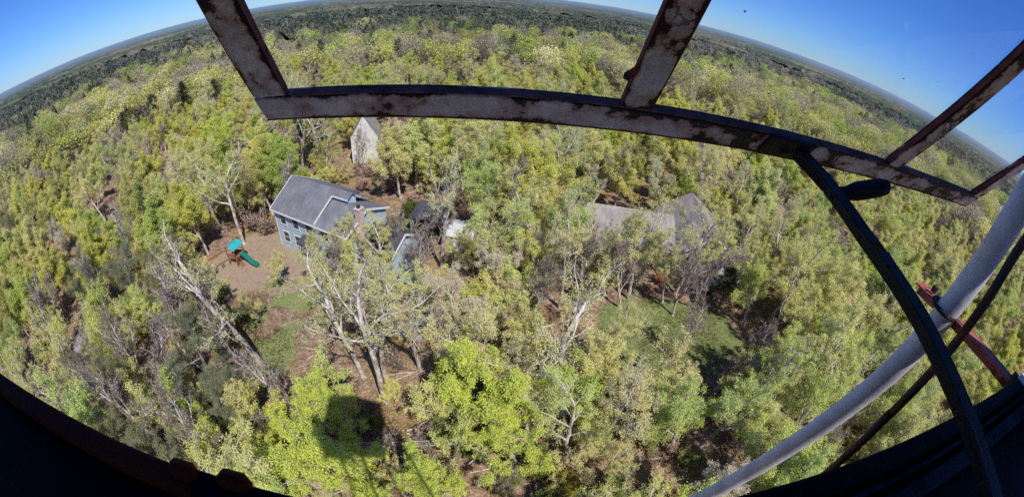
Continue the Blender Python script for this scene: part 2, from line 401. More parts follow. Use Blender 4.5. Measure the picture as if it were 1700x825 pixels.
zone[:, 0] = np.clip(soft_poly(fx, fy, LAWN_R) + soft_poly(fx, fy, LAWN_L) * 0.85 * patchy + soft_poly(fx, fy, LAWN_B), 0, 1)
zone[:, 1] = soft_poly(fx, fy, DIRT); zone[:, 2] = np.clip(soft_poly(fx, fy, DRIVE, 1.0) + soft_poly(fx, fy, ROAD, 0.8), 0, 1); zone[:, 3] = 1
ca = me.attributes.new('zone', 'FLOAT_COLOR', 'POINT'); ca.data.foreach_set('color', zone.astype(np.float32).ravel())
t = MT('forest_floor'); p = t.pos()
big = t.noise(p, 0.16, 4); mid = t.noise(p, 1.3, 5, 0.65); fine = t.noise(p, 7.0, 4, 0.7)
litter = t.ramp(t.math('ADD', t.math('MULTIPLY', mid, 0.45), t.math('MULTIPLY', fine, 0.55)), [(0.36, (0.05, 0.027, 0.02)), (0.5, (0.25, 0.16, 0.115)), (0.64, (0.52, 0.39, 0.30))])
litter = t.mix(t.ramp(big, [(0.45, 0.0), (0.66, 0.75)]), litter, t.ramp(fine, [(0.35, (0.15, 0.09, 0.03)), (0.65, (0.44, 0.30, 0.12))]))
grass = t.ramp(fine, [(0.3, (0.12, 0.14, 0.05)), (0.7, (0.32, 0.35, 0.14))])
dirt = t.ramp(t.math('ADD', t.math('MULTIPLY', mid, 0.5), t.math('MULTIPLY', fine, 0.5)), [(0.35, (0.22, 0.145, 0.10)), (0.65, (0.46, 0.35, 0.26))])
dirt = t.mix(t.ramp(mid, [(0.5, 0.0), (0.68, 0.6)]), dirt, (0.24, 0.22, 0.06))
asph = t.ramp(t.math('ADD', t.math('MULTIPLY', mid, 0.5), t.math('MULTIPLY', fine, 0.5)), [(0.34, (0.17, 0.15, 0.15)), (0.6, (0.36, 0.335, 0.34))])
sp = t.n('ShaderNodeSeparateColor'); t.l(t.attr('zone', 'Color'), sp.inputs[0])
def edge(s): return t.ramp(t.math('ADD', s, t.math('MULTIPLY', t.math('SUBTRACT', fine, 0.5), 0.9)), [(0.4, 0.0), (0.6, 1.0)])
c = t.mix(edge(sp.outputs[1]), litter, dirt); c = t.mix(edge(sp.outputs[0]), c, grass); c = t.mix(edge(sp.outputs[2]), c, asph)
M['floor'] = t.done(t.bsdf(c, 0.95, 0.1, 0, fine, 0.8, 0.12))
me.materials.append(M['floor']); o = bpy.data.objects.new('ground', me); link(o); tag(o, kind='structure')

# the far terrain: one sheet out to the horizon, a hole where the near floor lies, carrying the woods as a rough canopy
def polar_sheet(r0, r1, nr, a0, a1, na, zf):
    rr = r0 * (r1 / r0) ** np.linspace(0, 1, nr); aa = np.linspace(R(a0), R(a1), na)
    r_, a_ = np.meshgrid(rr, aa, indexing='ij'); x = np.sin(a_) * r_; y = np.cos(a_) * r_
    z = zf(x, y, r_); ii = np.arange(nr * na).reshape(nr, na)
    F = np.stack([ii[:-1, :-1], ii[:-1, 1:], ii[1:, 1:], ii[1:, :-1]], -1).reshape(-1, 4)
    return np.stack([x, y, z], -1).reshape(-1, 3), F
def relief(x, y):
    q = np.clip((np.hypot(x, y) - 2500) / 6500, 0, 1); return q * q * (3 - 2 * q) * (35 + 30 * fbm(x / 2500, y / 2500, 79, 3)) + (fbm(x / 900, y / 900, 77, 4) - 0.5) * 16 * np.clip((np.hypot(x, y) - 300) / 1500, 0, 1)
V, F = polar_sheet(60, 16000, 90, -180, 180, 181, lambda x, y, r: relief(x, y) - 0.9 - 0.0 * r)
me = np_mesh('terrain', V, F, smooth=True)
me.materials.append(simple('far_soil', (0.13, 0.10, 0.06), 0.95, 0.4, 0.05, 0.1)); o = bpy.data.objects.new('terrain', me); link(o); tag(o, kind='structure')
def far_z(x, y, r):
    c1 = vnoise(x / 9.0, y / 9.0, 91); c2 = vnoise(x / 4.2, y / 4.2, 92); c3 = fbm(x / 140, y / 140, 93, 3)
    return relief(x, y) + 5.5 + 5.0 * c1 + 2.5 * c2 + 5 * c3
V, F = polar_sheet(520, 15500, 330, -112, 112, 1500, far_z)
me = np_mesh('distant_woods', V, F)
t = MT('distant_woods'); p = t.pos()
n1 = t.noise(p, 0.11, 5, 0.75); n2 = t.noise(p, 0.006, 5, 0.65); n3 = t.noise(p, 0.0016, 3)
ln = t.n('ShaderNodeVectorMath', operation='LENGTH'); t.l(p, ln.inputs[0]); rad = ln.outputs['Value']
base = t.ramp(n2, [(0.36, (0.05, 0.068, 0.036)), (0.50, (0.075, 0.09, 0.05)), (0.56, (0.16, 0.14, 0.09)), (0.68, (0.21, 0.185, 0.12))])
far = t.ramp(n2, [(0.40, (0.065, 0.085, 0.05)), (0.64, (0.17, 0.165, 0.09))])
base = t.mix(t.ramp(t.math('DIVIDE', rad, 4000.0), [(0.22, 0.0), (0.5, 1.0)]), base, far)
base = t.mix(1.0, base, t.ramp(n1, [(0.3, 0.45), (0.7, 1.5)]), 'MULTIPLY')
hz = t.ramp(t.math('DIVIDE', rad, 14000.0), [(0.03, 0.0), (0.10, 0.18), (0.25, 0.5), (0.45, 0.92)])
base = t.mix(hz, base, (0.16, 0.24, 0.36))  # aerial haze painted into the base colour, bluer with distance
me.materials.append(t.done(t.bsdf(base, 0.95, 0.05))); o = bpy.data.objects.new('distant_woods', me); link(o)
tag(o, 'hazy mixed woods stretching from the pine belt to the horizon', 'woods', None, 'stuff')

# ------------------------------------------------------------------ buildings
def roof_mat(name, c):
    t = MT(name); co = t.coord('Object'); f = t.noise(co, 9, 5, 0.7); g = t.noise(co, 0.7, 3)
    wv = t.n('ShaderNodeTexBrick'); t.l(co, wv.inputs[0]); wv.inputs['Scale'].default_value = 3.2; wv.inputs['Mortar Size'].default_value = 0.03
    wv.inputs['Color1'].default_value = (0.8, 0.8, 0.8, 1); wv.inputs['Color2'].default_value = (1.15, 1.15, 1.15, 1); wv.inputs['Mortar'].default_value = (0.45, 0.45, 0.45, 1)
    col = t.ramp(t.math('ADD', t.math('MULTIPLY', f, 0.6), t.math('MULTIPLY', g, 0.4)), [(0.35, tuple(x * 0.62 for x in c)), (0.65, tuple(x * 1.35 for x in c))])
    col = t.mix(0.7, col, wv.outputs[0], 'MULTIPLY')
    sx = t.n('ShaderNodeMapping'); sx.inputs['Scale'].default_value = (2.2, 0.35, 0.35); t.l(co, sx.inputs[0])
    col = t.mix(t.ramp(t.noise(sx.outputs[0], 1.6, 4, 0.6), [(0.45, 0.0), (0.75, 0.6)]), col, tuple(min(1, x * 0.5) for x in c))
    col = t.mix(t.ramp(t.noise(co, 11.0, 3, 0.75), [(0.60, 0.0), (0.68, 0.7)]), col, (0.34, 0.27, 0.19))
    return t.done(t.bsdf(col, 0.9, 0.2, 0, f, 0.4, 0.03))
def siding_mat(name, c, horiz=True):
    t = MT(name); co = t.coord('Object')
    sx = t.n('ShaderNodeSeparateXYZ'); t.l(co, sx.inputs[0])
    st = t.math('FRACT', t.math('MULTIPLY', sx.outputs[2], 6.0)); g = t.noise(co, 1.2, 5, 0.65)
    col = t.ramp(g, [(0.3, tuple(x * 0.78 for x in c)), (0.7, tuple(min(1, x * 1.12) for x in c))])
    col = t.mix(t.ramp(st, [(0.0, 0.55), (0.12, 0.0)]), col, tuple(x * 0.55 for x in c))
    return t.done(t.bsdf(col, 0.7, 0.3, 0, st, 0.3, 0.02))
M['siding_blue'] = siding_mat('siding_blue_grey', (0.46, 0.57, 0.64))
M['siding_white'] = siding_mat('siding_white', (0.72, 0.70, 0.64))
M['siding_tan'] = siding_mat('siding_tan', (0.42, 0.38, 0.33))
M['roof_grey'] = roof_mat('roof_grey', (0.20, 0.20, 0.215))
M['roof_dark'] = roof_mat('roof_dark', (0.085, 0.085, 0.10))
M['roof_brown'] = roof_mat('roof_brown_grey', (0.34, 0.305, 0.28))
M['roof_silver'] = simple('roof_silver', (0.46, 0.46, 0.46), 0.5, 0.4, 2.5)
M['trim'] = simple('white_trim', (0.72, 0.71, 0.68), 0.5, 0.12, 3)
M['brick_pale'] = simple('pale_brick', (0.55, 0.43, 0.37), 0.9, 0.3, 5, bump=0.5)
M['door'] = simple('door_grey', (0.20, 0.20, 0.21), 0.5, 0.15)
M['dark'] = simple('dark_void', (0.03, 0.03, 0.035), 0.7, 0.2)
t = MT('window_glass'); M['glass_dark'] = t.done(t.bsdf(t.ramp(t.noise(t.coord('Object'), 2.0, 2), [(0.3, (0.015, 0.02, 0.03)), (0.7, (0.05, 0.06, 0.075))]), 0.08, 0.6))

def window_at(parent, x, z, wd, ht, y=0.0, side='front'):
    def P(a, b, cz):  # a along the wall, b outward
        return {'front': (a, y - b, cz), 'right': (y + b, a, cz), 'left': (y - b, a, cz)}[side]
    def bx(mb, a0, a1, b0, b1, z0, z1):
        p, q = P(a0, b0, z0), P(a1, b1, z1)
        mb.box(tuple(min(i, j) for i, j in zip(p, q)), tuple(max(i, j) for i, j in zip(p, q)))
    f = MB(); g = MB(); t_ = 0.09
    bx(f, x - wd / 2 - t_, x - wd / 2, -0.02, 0.05, z - t_, z + ht + t_); bx(f, x + wd / 2, x + wd / 2 + t_, -0.02, 0.05, z - t_, z + ht + t_)
    bx(f, x - wd / 2, x + wd / 2, -0.02, 0.05, z + ht, z + ht + t_); bx(f, x - wd / 2, x + wd / 2, -0.02, 0.07, z - t_, z)
    bx(f, x - wd / 2, x + wd / 2, -0.02, 0.035, z + ht / 2 - 0.025, z + ht / 2 + 0.025)
    bx(g, x - wd / 2, x + wd / 2, -0.02, 0.012, z, z + ht)
    fo = f.build('window', M['trim'], parent); g.build('pane', M['glass_dark'], fo)

# --- blue-grey two-storey house with an attached garage
ang = math.atan2(-4.4, 11.1) + R(1.5)
hb = empty('house', (-27.5, 35.3, 0), ang)
tag(hb, 'pale blue two-storey house with grey roof, white trim and brick chimney', 'house')
def gable(mb, x0, x1, y0, y1, ze, zr):
    yr = (y0 + y1) / 2
    mb.prism([(y0, -0.3), (y1, -0.3), (y1, ze), (yr, zr), (y0, ze)], 'x', x0, x1)
def roof_slab(mb, x0, x1, y0, y1, ze, zr, th=0.14, ov=0.35, ovx=0.25):
    yr = (y0 + y1) / 2; s = (zr - ze) / (yr - y0)
    for sy, ye in ((1, y0 - ov), (-1, y1 + ov)):
        zl = ze - s * ov + 0.04
        mb.prism([(ye, zl), (yr, zr + 0.04), (yr, zr + 0.04 + th), (ye, zl + th)], 'x', x0 - ovx, x1 + ovx)
def rake_trim(mb, x, y0, y1, ze, zr, ov=0.37):
    yr = (y0 + y1) / 2; s = (zr - ze) / (yr - y0)
    for ye in (y0 - ov, y1 + ov):
        mb.bar((x, ye, ze - s * ov + 0.1), (x, yr, zr + 0.1), 0.06, 0.22)
wb = MB(); gable(wb, 0, 7.2, 0, 7.6, 5.1, 7.3); gable(wb, 7.203, 12.0, 0.003, 6.4, 5.0, 6.35)
wb.prism([(3.2, 5.0), (4.4, 5.0), (4.4, 6.9), (3.8, 7.22), (3.2, 6.92)], 'x', 7.2, 9.6)
wall = wb.build('wall', M['siding_blue'], hb)
rb = MB(); roof_slab(rb, 0, 7.2, 0, 7.6, 5.1, 7.3, ovx=0.22)
rb.build('roof', M['roof_grey'], hb)
rb = MB(); roof_slab(rb, 7.45, 12.0, 0.0, 6.4, 4.98, 6.33); rb.prism([(3.0, 6.9), (3.8, 7.34), (3.8, 7.47), (3.0, 7.03)], 'x', 7.43, 9.8); rb.prism([(3.8, 7.34), (6.5, 5.6), (6.5, 5.73), (3.8, 7.47)], 'x', 7.43, 9.8)
rb.build('roof', M['roof_grey'], hb)
tm = MB(); tm.box((-0.25, -0.43, 4.86), (7.42, -0.36, 5.06)); tm.box((7.424, -0.42, 4.8), (12.27, -0.36, 5.0)); tm.box((7.45, 2.93, 6.82), (9.8, 2.99, 7.0))
rake_trim(tm, -0.26, 0, 7.6, 5.1, 7.3); rake_trim(tm, 12.28, 0, 6.4, 4.98, 6.33)
tm.bar((7.46, -0.3, 5.1), (7.46, 3.0, 6.9), 0.05, 0.2)
for xx in (-0.04, 11.96): tm.box((xx, -0.05, 0), (xx + 0.1, -0.004, 4.9))
tm.build('trim', M['trim'], hb)
for xx in (1.5, 3.8, 6.1, 8.6, 10.8): window_at(hb, xx, 3.35, 1.0, 1.25, 0.0)
for xx in (1.5, 3.6, 8.7, 10.9): window_at(hb, xx, 0.95, 1.0, 1.35, 0.0)
window_at(hb, 4.2, 3.3, 0.9, 1.2, 12.0, 'right')
d = MB().box((5.6, -0.05, 0.15), (6.55, 0.02, 2.2)).build('door', M['trim'], hb)
MB().box((6.38, -0.1, 1.1), (6.46, -0.051, 1.18)).build('handle', M['dark'], d)
pr = MB().prism([(-1.2, 2.55), (-0.02, 2.95), (-0.02, 3.05), (-1.2, 2.65)], 'x', 4.9, 7.3)
pr.build('porch_roof', M['roof_dark'], hb)
MB().box((4.9, -1.25, 0), (7.3, -0.01, 0.16)).box((5.0, -1.15, 0.16), (5.12, -1.03, 2.56)).box((7.1, -1.15, 0.16), (7.22, -1.03, 2.56)).build('porch', M['siding_tan'], hb)
ch = MB().box((12.01, 1.2, -0.2), (12.75, 2.6, 4.6)).prism([(1.2, 4.6), (2.6, 4.6), (2.25, 5.3), (1.55, 5.3)], 'x', 12.01, 12.7).box((12.03, 1.55, 5.3), (12.65, 2.25, 7.15)).box((11.98, 1.5, 7.15), (12.7, 2.3, 7.32))
cho = ch.build('chimney', M['brick_pale'], hb); MB().box((12.2, 1.75, 7.32), (12.48, 2.05, 7.6)).build('flue', M['dark'], cho)
gb = MB(); gable(gb, 12.76, 16.6, 0.5, 6.2, 3.0, 4.7); gb.build('garage_wall', M['siding_blue'], hb)
rb = MB(); roof_slab(rb, 13.0, 16.6, 0.5, 6.2, 3.0, 4.7); rb.build('garage_roof', M['roof_dark'], hb)
tm = MB(); tm.box((12.8, 0.07, 2.72), (16.86, 0.13, 2.9)); rake_trim(tm, 16.9, 0.5, 6.2, 3.0, 4.7); tm.build('garage_trim', M['trim'], hb)
for yy in (0.9, 3.6):
    gd = MB().box((16.58, yy, 0.05), (16.66, yy + 2.2, 2.2)); gdo = gd.build('garage_door', M['door'], hb)
    pm = MB()
    for k in range(4): pm.box((16.66, yy + 0.1, 0.15 + k * 0.52), (16.685, yy + 2.1, 0.56 + k * 0.52))
    pm.build('door_panel', M['siding_blue'], gdo)

# --- brown-grey roofed ranch house on the right
h2 = empty('house', (16.5, 37.0, 0), R(-4)); tag(h2, 'low ranch house with broad brown-grey roof and white front, screened by trees', 'house')
wb = MB(); gable(wb, -9.5, 2.0, 1.0, 8.5, 2.7, 4.9)
wb.prism([(2.0, -0.3), (10.0, -0.3), (10.0, 2.8), (6.0, 5.6), (2.0, 2.8)], 'y', 0.6, 10.5)
wb.build('wall', M['siding_tan'], h2)
rb = MB(); roof_slab(rb, -9.5, 1.9, 1.0, 8.5, 2.7, 4.9, ov=0.5)
for xs, xe in ((6.0, 1.5), (6.0, 10.5)):
    rb.prism([(xs, 5.64), (xe, 2.49), (xe, 2.63), (xs, 5.78)], 'y', -0.4, 10.9)
rb.build('roof', M['roof_brown'], h2)
tm = MB().bar((1.5, -0.43, 2.55), (6.0, -0.43, 5.70), 0.06, 0.22).bar((10.5, -0.43, 2.55), (6.0, -0.43, 5.70), 0.06, 0.22)
tm.build('trim', M['trim'], h2); MB().box((-9.8, 0.42, 2.36), (1.45, 0.5, 2.56)).build('fascia', M['trim'], h2)
MB().prism([(2.4, 0), (9.6, 0), (9.6, 2.6), (6.0, 5.1), (2.4, 2.6)], 'y', 0.56, 0.597).build('gable_front', M['siding_white'], h2)
for xx in (4.0, 8.0): window_at(h2, xx, 0.9, 1.3, 1.3, 0.56)
for xx in (-8.0, -5.4, -1.0): window_at(h2, xx, 0.9, 1.2, 1.2, 1.0)
MB().box((-3.5, 0.94, 0.1), (-2.6, 0.998, 2.15)).build('door', M['trim'], h2)

# --- pale gable of a house deeper in the woods
h3 = empty('house', (-25.2, 59.5, 0), R(-24 + 40)); tag(h3, 'white gabled house among tree trunks under the window rail', 'house')
wb = MB().prism([(-2.2, -0.3), (2.2, -0.3), (2.2, 4.6), (0, 8.3), (-2.2, 4.6)], 'y', 0, 6.0); wb.build('wall', M['siding_white'], h3)
rb = MB()
for s in (-1, 1): rb.prism([(0, 8.34), (s * 2.35, 4.39), (s * 2.35, 4.47), (0, 8.42)], 'y', -0.06, 6.2)
rb.build('roof', M['roof_brown'], h3)
for q_ in (-2.24, 2.10): MB().box((q_, -0.02, -0.2), (q_ + 0.14, -0.002, 4.9)).build('trim', M['trim'], h3)

# --- small shed
sh = empty('shed', (-5.9, 38.9, 0), R(-6)); tag(sh, 'small shed with pale silver roof beyond the garage', 'shed')
wb = MB(); gable(wb, -1.5, 1.5, -1.6, 1.6, 2.0, 2.6); wb.build('wall', M['siding_tan'], sh)
rb = MB(); roof_slab(rb, -1.5, 1.5, -1.6, 1.6, 2.0, 2.6, th=0.06, ov=0.25); rb.build('roof', M['roof_silver'], sh)
MB().box((-0.5, -1.66, 0.05), (0.5, -1.602, 1.85)).build('door', M['trim'], sh)
s2 = empty('lean_to', (-9.9, 41.5, 0), R(-12)); tag(s2, 'low open lean-to with dark grey roof beside the silver-roofed shed', 'lean-to')
MB().prism([(-1.8, 2.1), (1.8, 2.6), (1.8, 2.72), (-1.8, 2.22)], 'x', -2.2, 2.2).build('roof', M['roof_dark'], s2)
for a, b in ((-2, -1.6), (2, -1.6), (-2, 1.6), (2, 1.6)): MB().box((a - .06, b - .06, -0.2), (a + .06, b + .06, 2.1 + (0.45 if b > 0 else 0))).build('post', M['bark_grey'], s2)
MB().box((-2, 1.5, 0), (2, 1.58, 2.4)).build('wall', M['siding_tan'], s2)

# --- play set
M['teal'] = simple('teal_canvas', (0.03, 0.36, 0.36), 0.5, 0.15, 2)
M['green_plastic'] = simple('green_plastic', (0.015, 0.17, 0.115), 0.3, 0.15, 2, spec=0.5)
M['redwood'] = simple('redwood', (0.26, 0.11, 0.06), 0.8, 0.35, 8)
ps = empty('play_set', (-31.6, 31.0, 0), R(-10)); tag(ps, 'wooden play set with teal canopy and green slide beside bare lawn', 'play set')
fr = MB()
for a in (-0.75, 0.75):
    for b in (-0.75, 0.75): MB().box((a - .05, b - .05, -0.1), (a + .05, b + .05, 2.35 if True else 0)).build('post', M['redwood'], ps)
MB().box((-0.8, -0.8, 1.15), (0.8, 0.8, 1.22)).box((-0.8, -0.8, 1.6), (0.8, -0.76, 1.7)).box((-0.8, 0.76, 1.6), (0.8, 0.8, 1.7)).build('deck', M['redwood'], ps)
cn = MB()
arc = [(-0.85 + 1.7 * i / 8, 2.3 + 0.42 * math.sin(math.pi * i / 8)) for i in range(9)]
cn.prism(arc + [(x, z - 0.02) for x, z in reversed(arc)], 'y', -0.85, 0.85); cn.build('canopy', M['teal'], ps)
sl_ = MB(); n = 10
prof = [(-0.28, 0.16), (-0.25, 0.0), (0.25, 0.0), (0.28, 0.16), (0.31, 0.16), (0.28, -0.05), (-0.28, -0.05), (-0.31, 0.16)]
ring = []
for i in range(n + 1):
    u = i / n; x = 0.8 + 2.5 * u; z = 1.2 * (1 - u) ** 1.15 + 0.2 + (0.08 * math.sin(u * 7))
    o_ = len(sl_.v); sl_.v += [(x, 0.2 + a, z + b) for a, b in prof]; ring.append(o_)
for i in range(n):
    for k in range(8):
        k2 = (k + 1) % 8; sl_.f.append((ring[i] + k, ring[i + 1] + k, ring[i + 1] + k2, ring[i] + k2))
sl_.f.append(tuple(ring[0] + k for k in range(8))); sl_.f.append(tuple(ring[-1] + k for k in reversed(range(8))))
sl_.build('slide', M['green_plastic'], ps, smooth=False)
ld = MB().bar((0.78, -0.7, 1.2), (1.5, -0.7, 0), 0.06, 0.06).bar((0.78, -0.25, 1.2), (1.5, -0.25, 0), 0.06, 0.06)
for k in range(4): ld.bar((0.9 + .15 * k, -0.7, 1.0 - 0.25 * k), (0.9 + .15 * k, -0.25, 1.0 - 0.25 * k), 0.04, 0.04)
ld.build('ladder', M['redwood'], ps)
MB().bar((-0.7, -0.8, 2.1), (-1.6, -3.4, 2.1), 0.09, 0.12).bar((-1.6, -3.4, 2.1), (-1.1, -3.7, 0), 0.08, 0.08).bar((-1.6, -3.4, 2.1), (-2.2, -3.3, 0), 0.08, 0.08).build('swing_beam', M['redwood'], ps)
for k in (0.35, 0.7):
    x, y = -0.7 - 0.9 * k, -0.8 - 2.6 * k
    MB().bar((x - .1, y + .2, 2.05), (x - .1, y + .2, 0.5), 0.015, 0.015).bar((x + .05, y - .2, 2.05), (x + .05, y - .2, 0.5), 0.015, 0.015).bar((x - .12, y + .25, 0.48), (x + .07, y - .25, 0.48), 0.16, 0.03).build('swing', M['dark'], ps)

# --- loose things in the yards
M['blue'] = simple('blue_plastic', (0.05, 0.09, 0.38), 0.35, 0.2, 3, spec=0.5)
M['green'] = simple('green_tarp', (0.02, 0.33, 0.12), 0.45, 0.25, 3)
tb = empty('tub', (-13.0, 31.2, 0.1)); tag(tb, 'round blue plastic tub standing by the garage front', 'tub')
pts = [(0.34, 0), (0.45, 0.55), (0.50, 0.6), (0.46, 0.6), (0.41, 0.55), (0.31, 0.05)]
mb = MB(); n = 20
for r_, z_ in pts: mb.v += [(math.cos(2 * math.pi * k / n) * r_, math.sin(2 * math.pi * k / n) * r_, z_) for k in range(n)]
for i in range(len(pts) - 1):
    for k in range(n): mb.f.append((i * n + k, i * n + (k + 1) % n, (i + 1) * n + (k + 1) % n, (i + 1) * n + k))
mb.f.append(tuple(range(n))); mb.f.append(tuple((len(pts) - 1) * n + k for k in range(n)))
mb.build('bowl', M['blue'], tb, smooth=True)
MB().tube([(math.cos(a) * 0.49, math.sin(a) * 0.49, 0.6) for a in np.linspace(0, 2 * math.pi, 24)], 0.025, 6, False).build('rim', M['blue'], tb, smooth=True)
tb2 = empty('tub', (-14.9, 30.9, 0.1)); tag(tb2, 'smaller blue tub left of the round blue one', 'tub'); tb2.scale = (.7, .7, .6); tb2.rotation_euler = (0.5, 0.2, 0)
for ch_ in list(tb.children):
    cc = ch_.copy(); COL.objects.link(cc); cc.parent = tb2
# crumpled tarp
nn = 34; gx2, gy2 = np.meshgrid(np.linspace(-1, 1, nn), np.linspace(-1, 1, nn), indexing='ij')
rr = np.clip(1 - (gx2 ** 2 * 0.8 + gy2 ** 2 * 0.8), 0, 1)
hh = rr ** 0.6 * 0.55 + (fbm(gx2 * 3 + 9, gy2 * 3 + 4, 5, 4) - 0.5) * 0.5 * (0.3 + rr)
V = np.stack([gx2 * 0.95 + (fbm(gx2 * 2, gy2 * 2, 8, 2) - .5) * .5, gy2 * 0.8 + (fbm(gx2 * 2, gy2 * 2, 18, 2) - .5) * .5, np.clip(hh, 0.03, 2)], -1).reshape(-1, 3); ii = np.arange(nn * nn).reshape(nn, nn)
me = np_mesh('tarp', V, np.stack([ii[:-1, :-1], ii[1:, :-1], ii[1:, 1:], ii[:-1, 1:]], -1).reshape(-1, 4), smooth=True); me.materials.append(M['green'])
o = bpy.data.objects.new('tarp', me); o.location = (-7.7, 30.2, 0.05); o.scale = (.62, .62, .75); link(o); tag(o, 'crumpled bright green tarp on the ground in front of the garage', 'tarp')
V2 = V * np.array([1.5, 1.3, 1.4]); me = np_mesh('tarp', V2, np.stack([ii[:-1, :-1], ii[1:, :-1], ii[1:, 1:], ii[:-1, 1:]], -1).reshape(-1, 4), smooth=True); me.materials.append(simple('blue_tarp', (0.17, 0.27, 0.33), 0.5, 0.4, 4))
o = bpy.data.objects.new('tarp', me); o.location = (-10.2, 31.6, 0.05); link(o); tag(o, 'grey-blue tarp heaped at the end of the garage', 'tarp')
# parked car by the ranch house
M['car'] = simple('car_paint_dark', (0.07, 0.075, 0.085), 0.25, 0.1, 2, spec=0.6); M['rubber'] = simple('rubber', (0.02, 0.02, 0.02), 0.8)
cr = empty('parked_car', (23.6, 34.6, 0.05), R(28)); tag(cr, 'dark grey car parked in front of the ranch house, half hidden by stems', 'car')
side = [(-2.15, 0.35), (2.15, 0.35), (2.2, 0.62), (2.05, 0.85), (1.0, 0.98), (0.35, 1.42), (-1.15, 1.46), (-1.95, 1.05), (-2.2, 0.95), (-2.22, 0.5)]
MB().prism(side, 'y', -0.85, 0.85).build('body', M['car'], cr, bevel=0.09)
MB().quad((1.02, -0.72, 0.99), (1.02, 0.72, 0.99), (0.42, 0.66, 1.40), (0.42, -0.66, 1.40)).build('windscreen', M['glass_dark'], cr, xf=Matrix.Translation((0.03, 0, 0.025)))
MB().quad((-1.92, 0.7, 1.07), (-1.92, -0.7, 1.07), (-1.22, -0.66, 1.44), (-1.22, 0.66, 1.44)).build('rear_window', M['glass_dark'], cr, xf=Matrix.Translation((-0.03, 0, 0.02)))
for s in (-1, 1): MB().prism([(0.8, 1.0), (0.3, 1.36), (-1.1, 1.39), (-1.6, 1.03)], 'y', s * 0.856, s * 0.864).build('side_window', M['glass_dark'], cr)
for xx in (-1.35, 1.35):
    for s in (-1, 1):
        wh = MB().tube([(xx, s * 0.70, 0.33), (xx, s * 0.88, 0.33)], 0.33, 20).build('wheel', M['rubber'], cr)
        MB().tube([(xx, s * 0.86, 0.33), (xx, s * 0.895, 0.33)], 0.19, 14).build('rim', M['roof_silver'], wh)
# post at the road and rail fence round the tower
M['yellow'] = simple('yellow_paint', (0.55, 0.42, 0.04), 0.6, 0.25, 5)
po = empty('marker_post', (-41.2, 11.4, 0)); tag(po, 'leaning yellow marker post at the roadside', 'post')
MB().bar((0, 0, -0.2), (0.25, 0.2, 1.9), 0.17, 0.17).build('post', M['yellow'], po); MB().bar((0.25, 0.2, 1.9), (0.262, 0.21, 1.98), 0.2, 0.2).build('cap', M['yellow'], po)
fe = empty('rail_fence', (-2.0, 13.85, 0), math.atan2(6.3, 28.9)); tag(fe, 'weathered three-rail wooden fence crossing the brown leaf litter', 'fence')
M['rail'] = simple('weathered_wood', (0.34, 0.30, 0.26), 0.85, 0.35, 6)
for k in range(-6, 7):
    MB().box((k * 2.5 - .07, -.07, -.3), (k * 2.5 + .07, .07, 1.22)).build('post', M['rail'], fe)
for z_ in (0.38, 0.72, 1.06):
    for k in range(-6, 6):
        MB().bar((k * 2.5 - 0.1, 0.10, z_ + random.uniform(-.03, .03)), (k * 2.5 + 2.6, 0.10 + 0.004 * (k % 2), z_ + random.uniform(-.03, .03)), 0.07, 0.11).build('rail', M['rail'], fe)
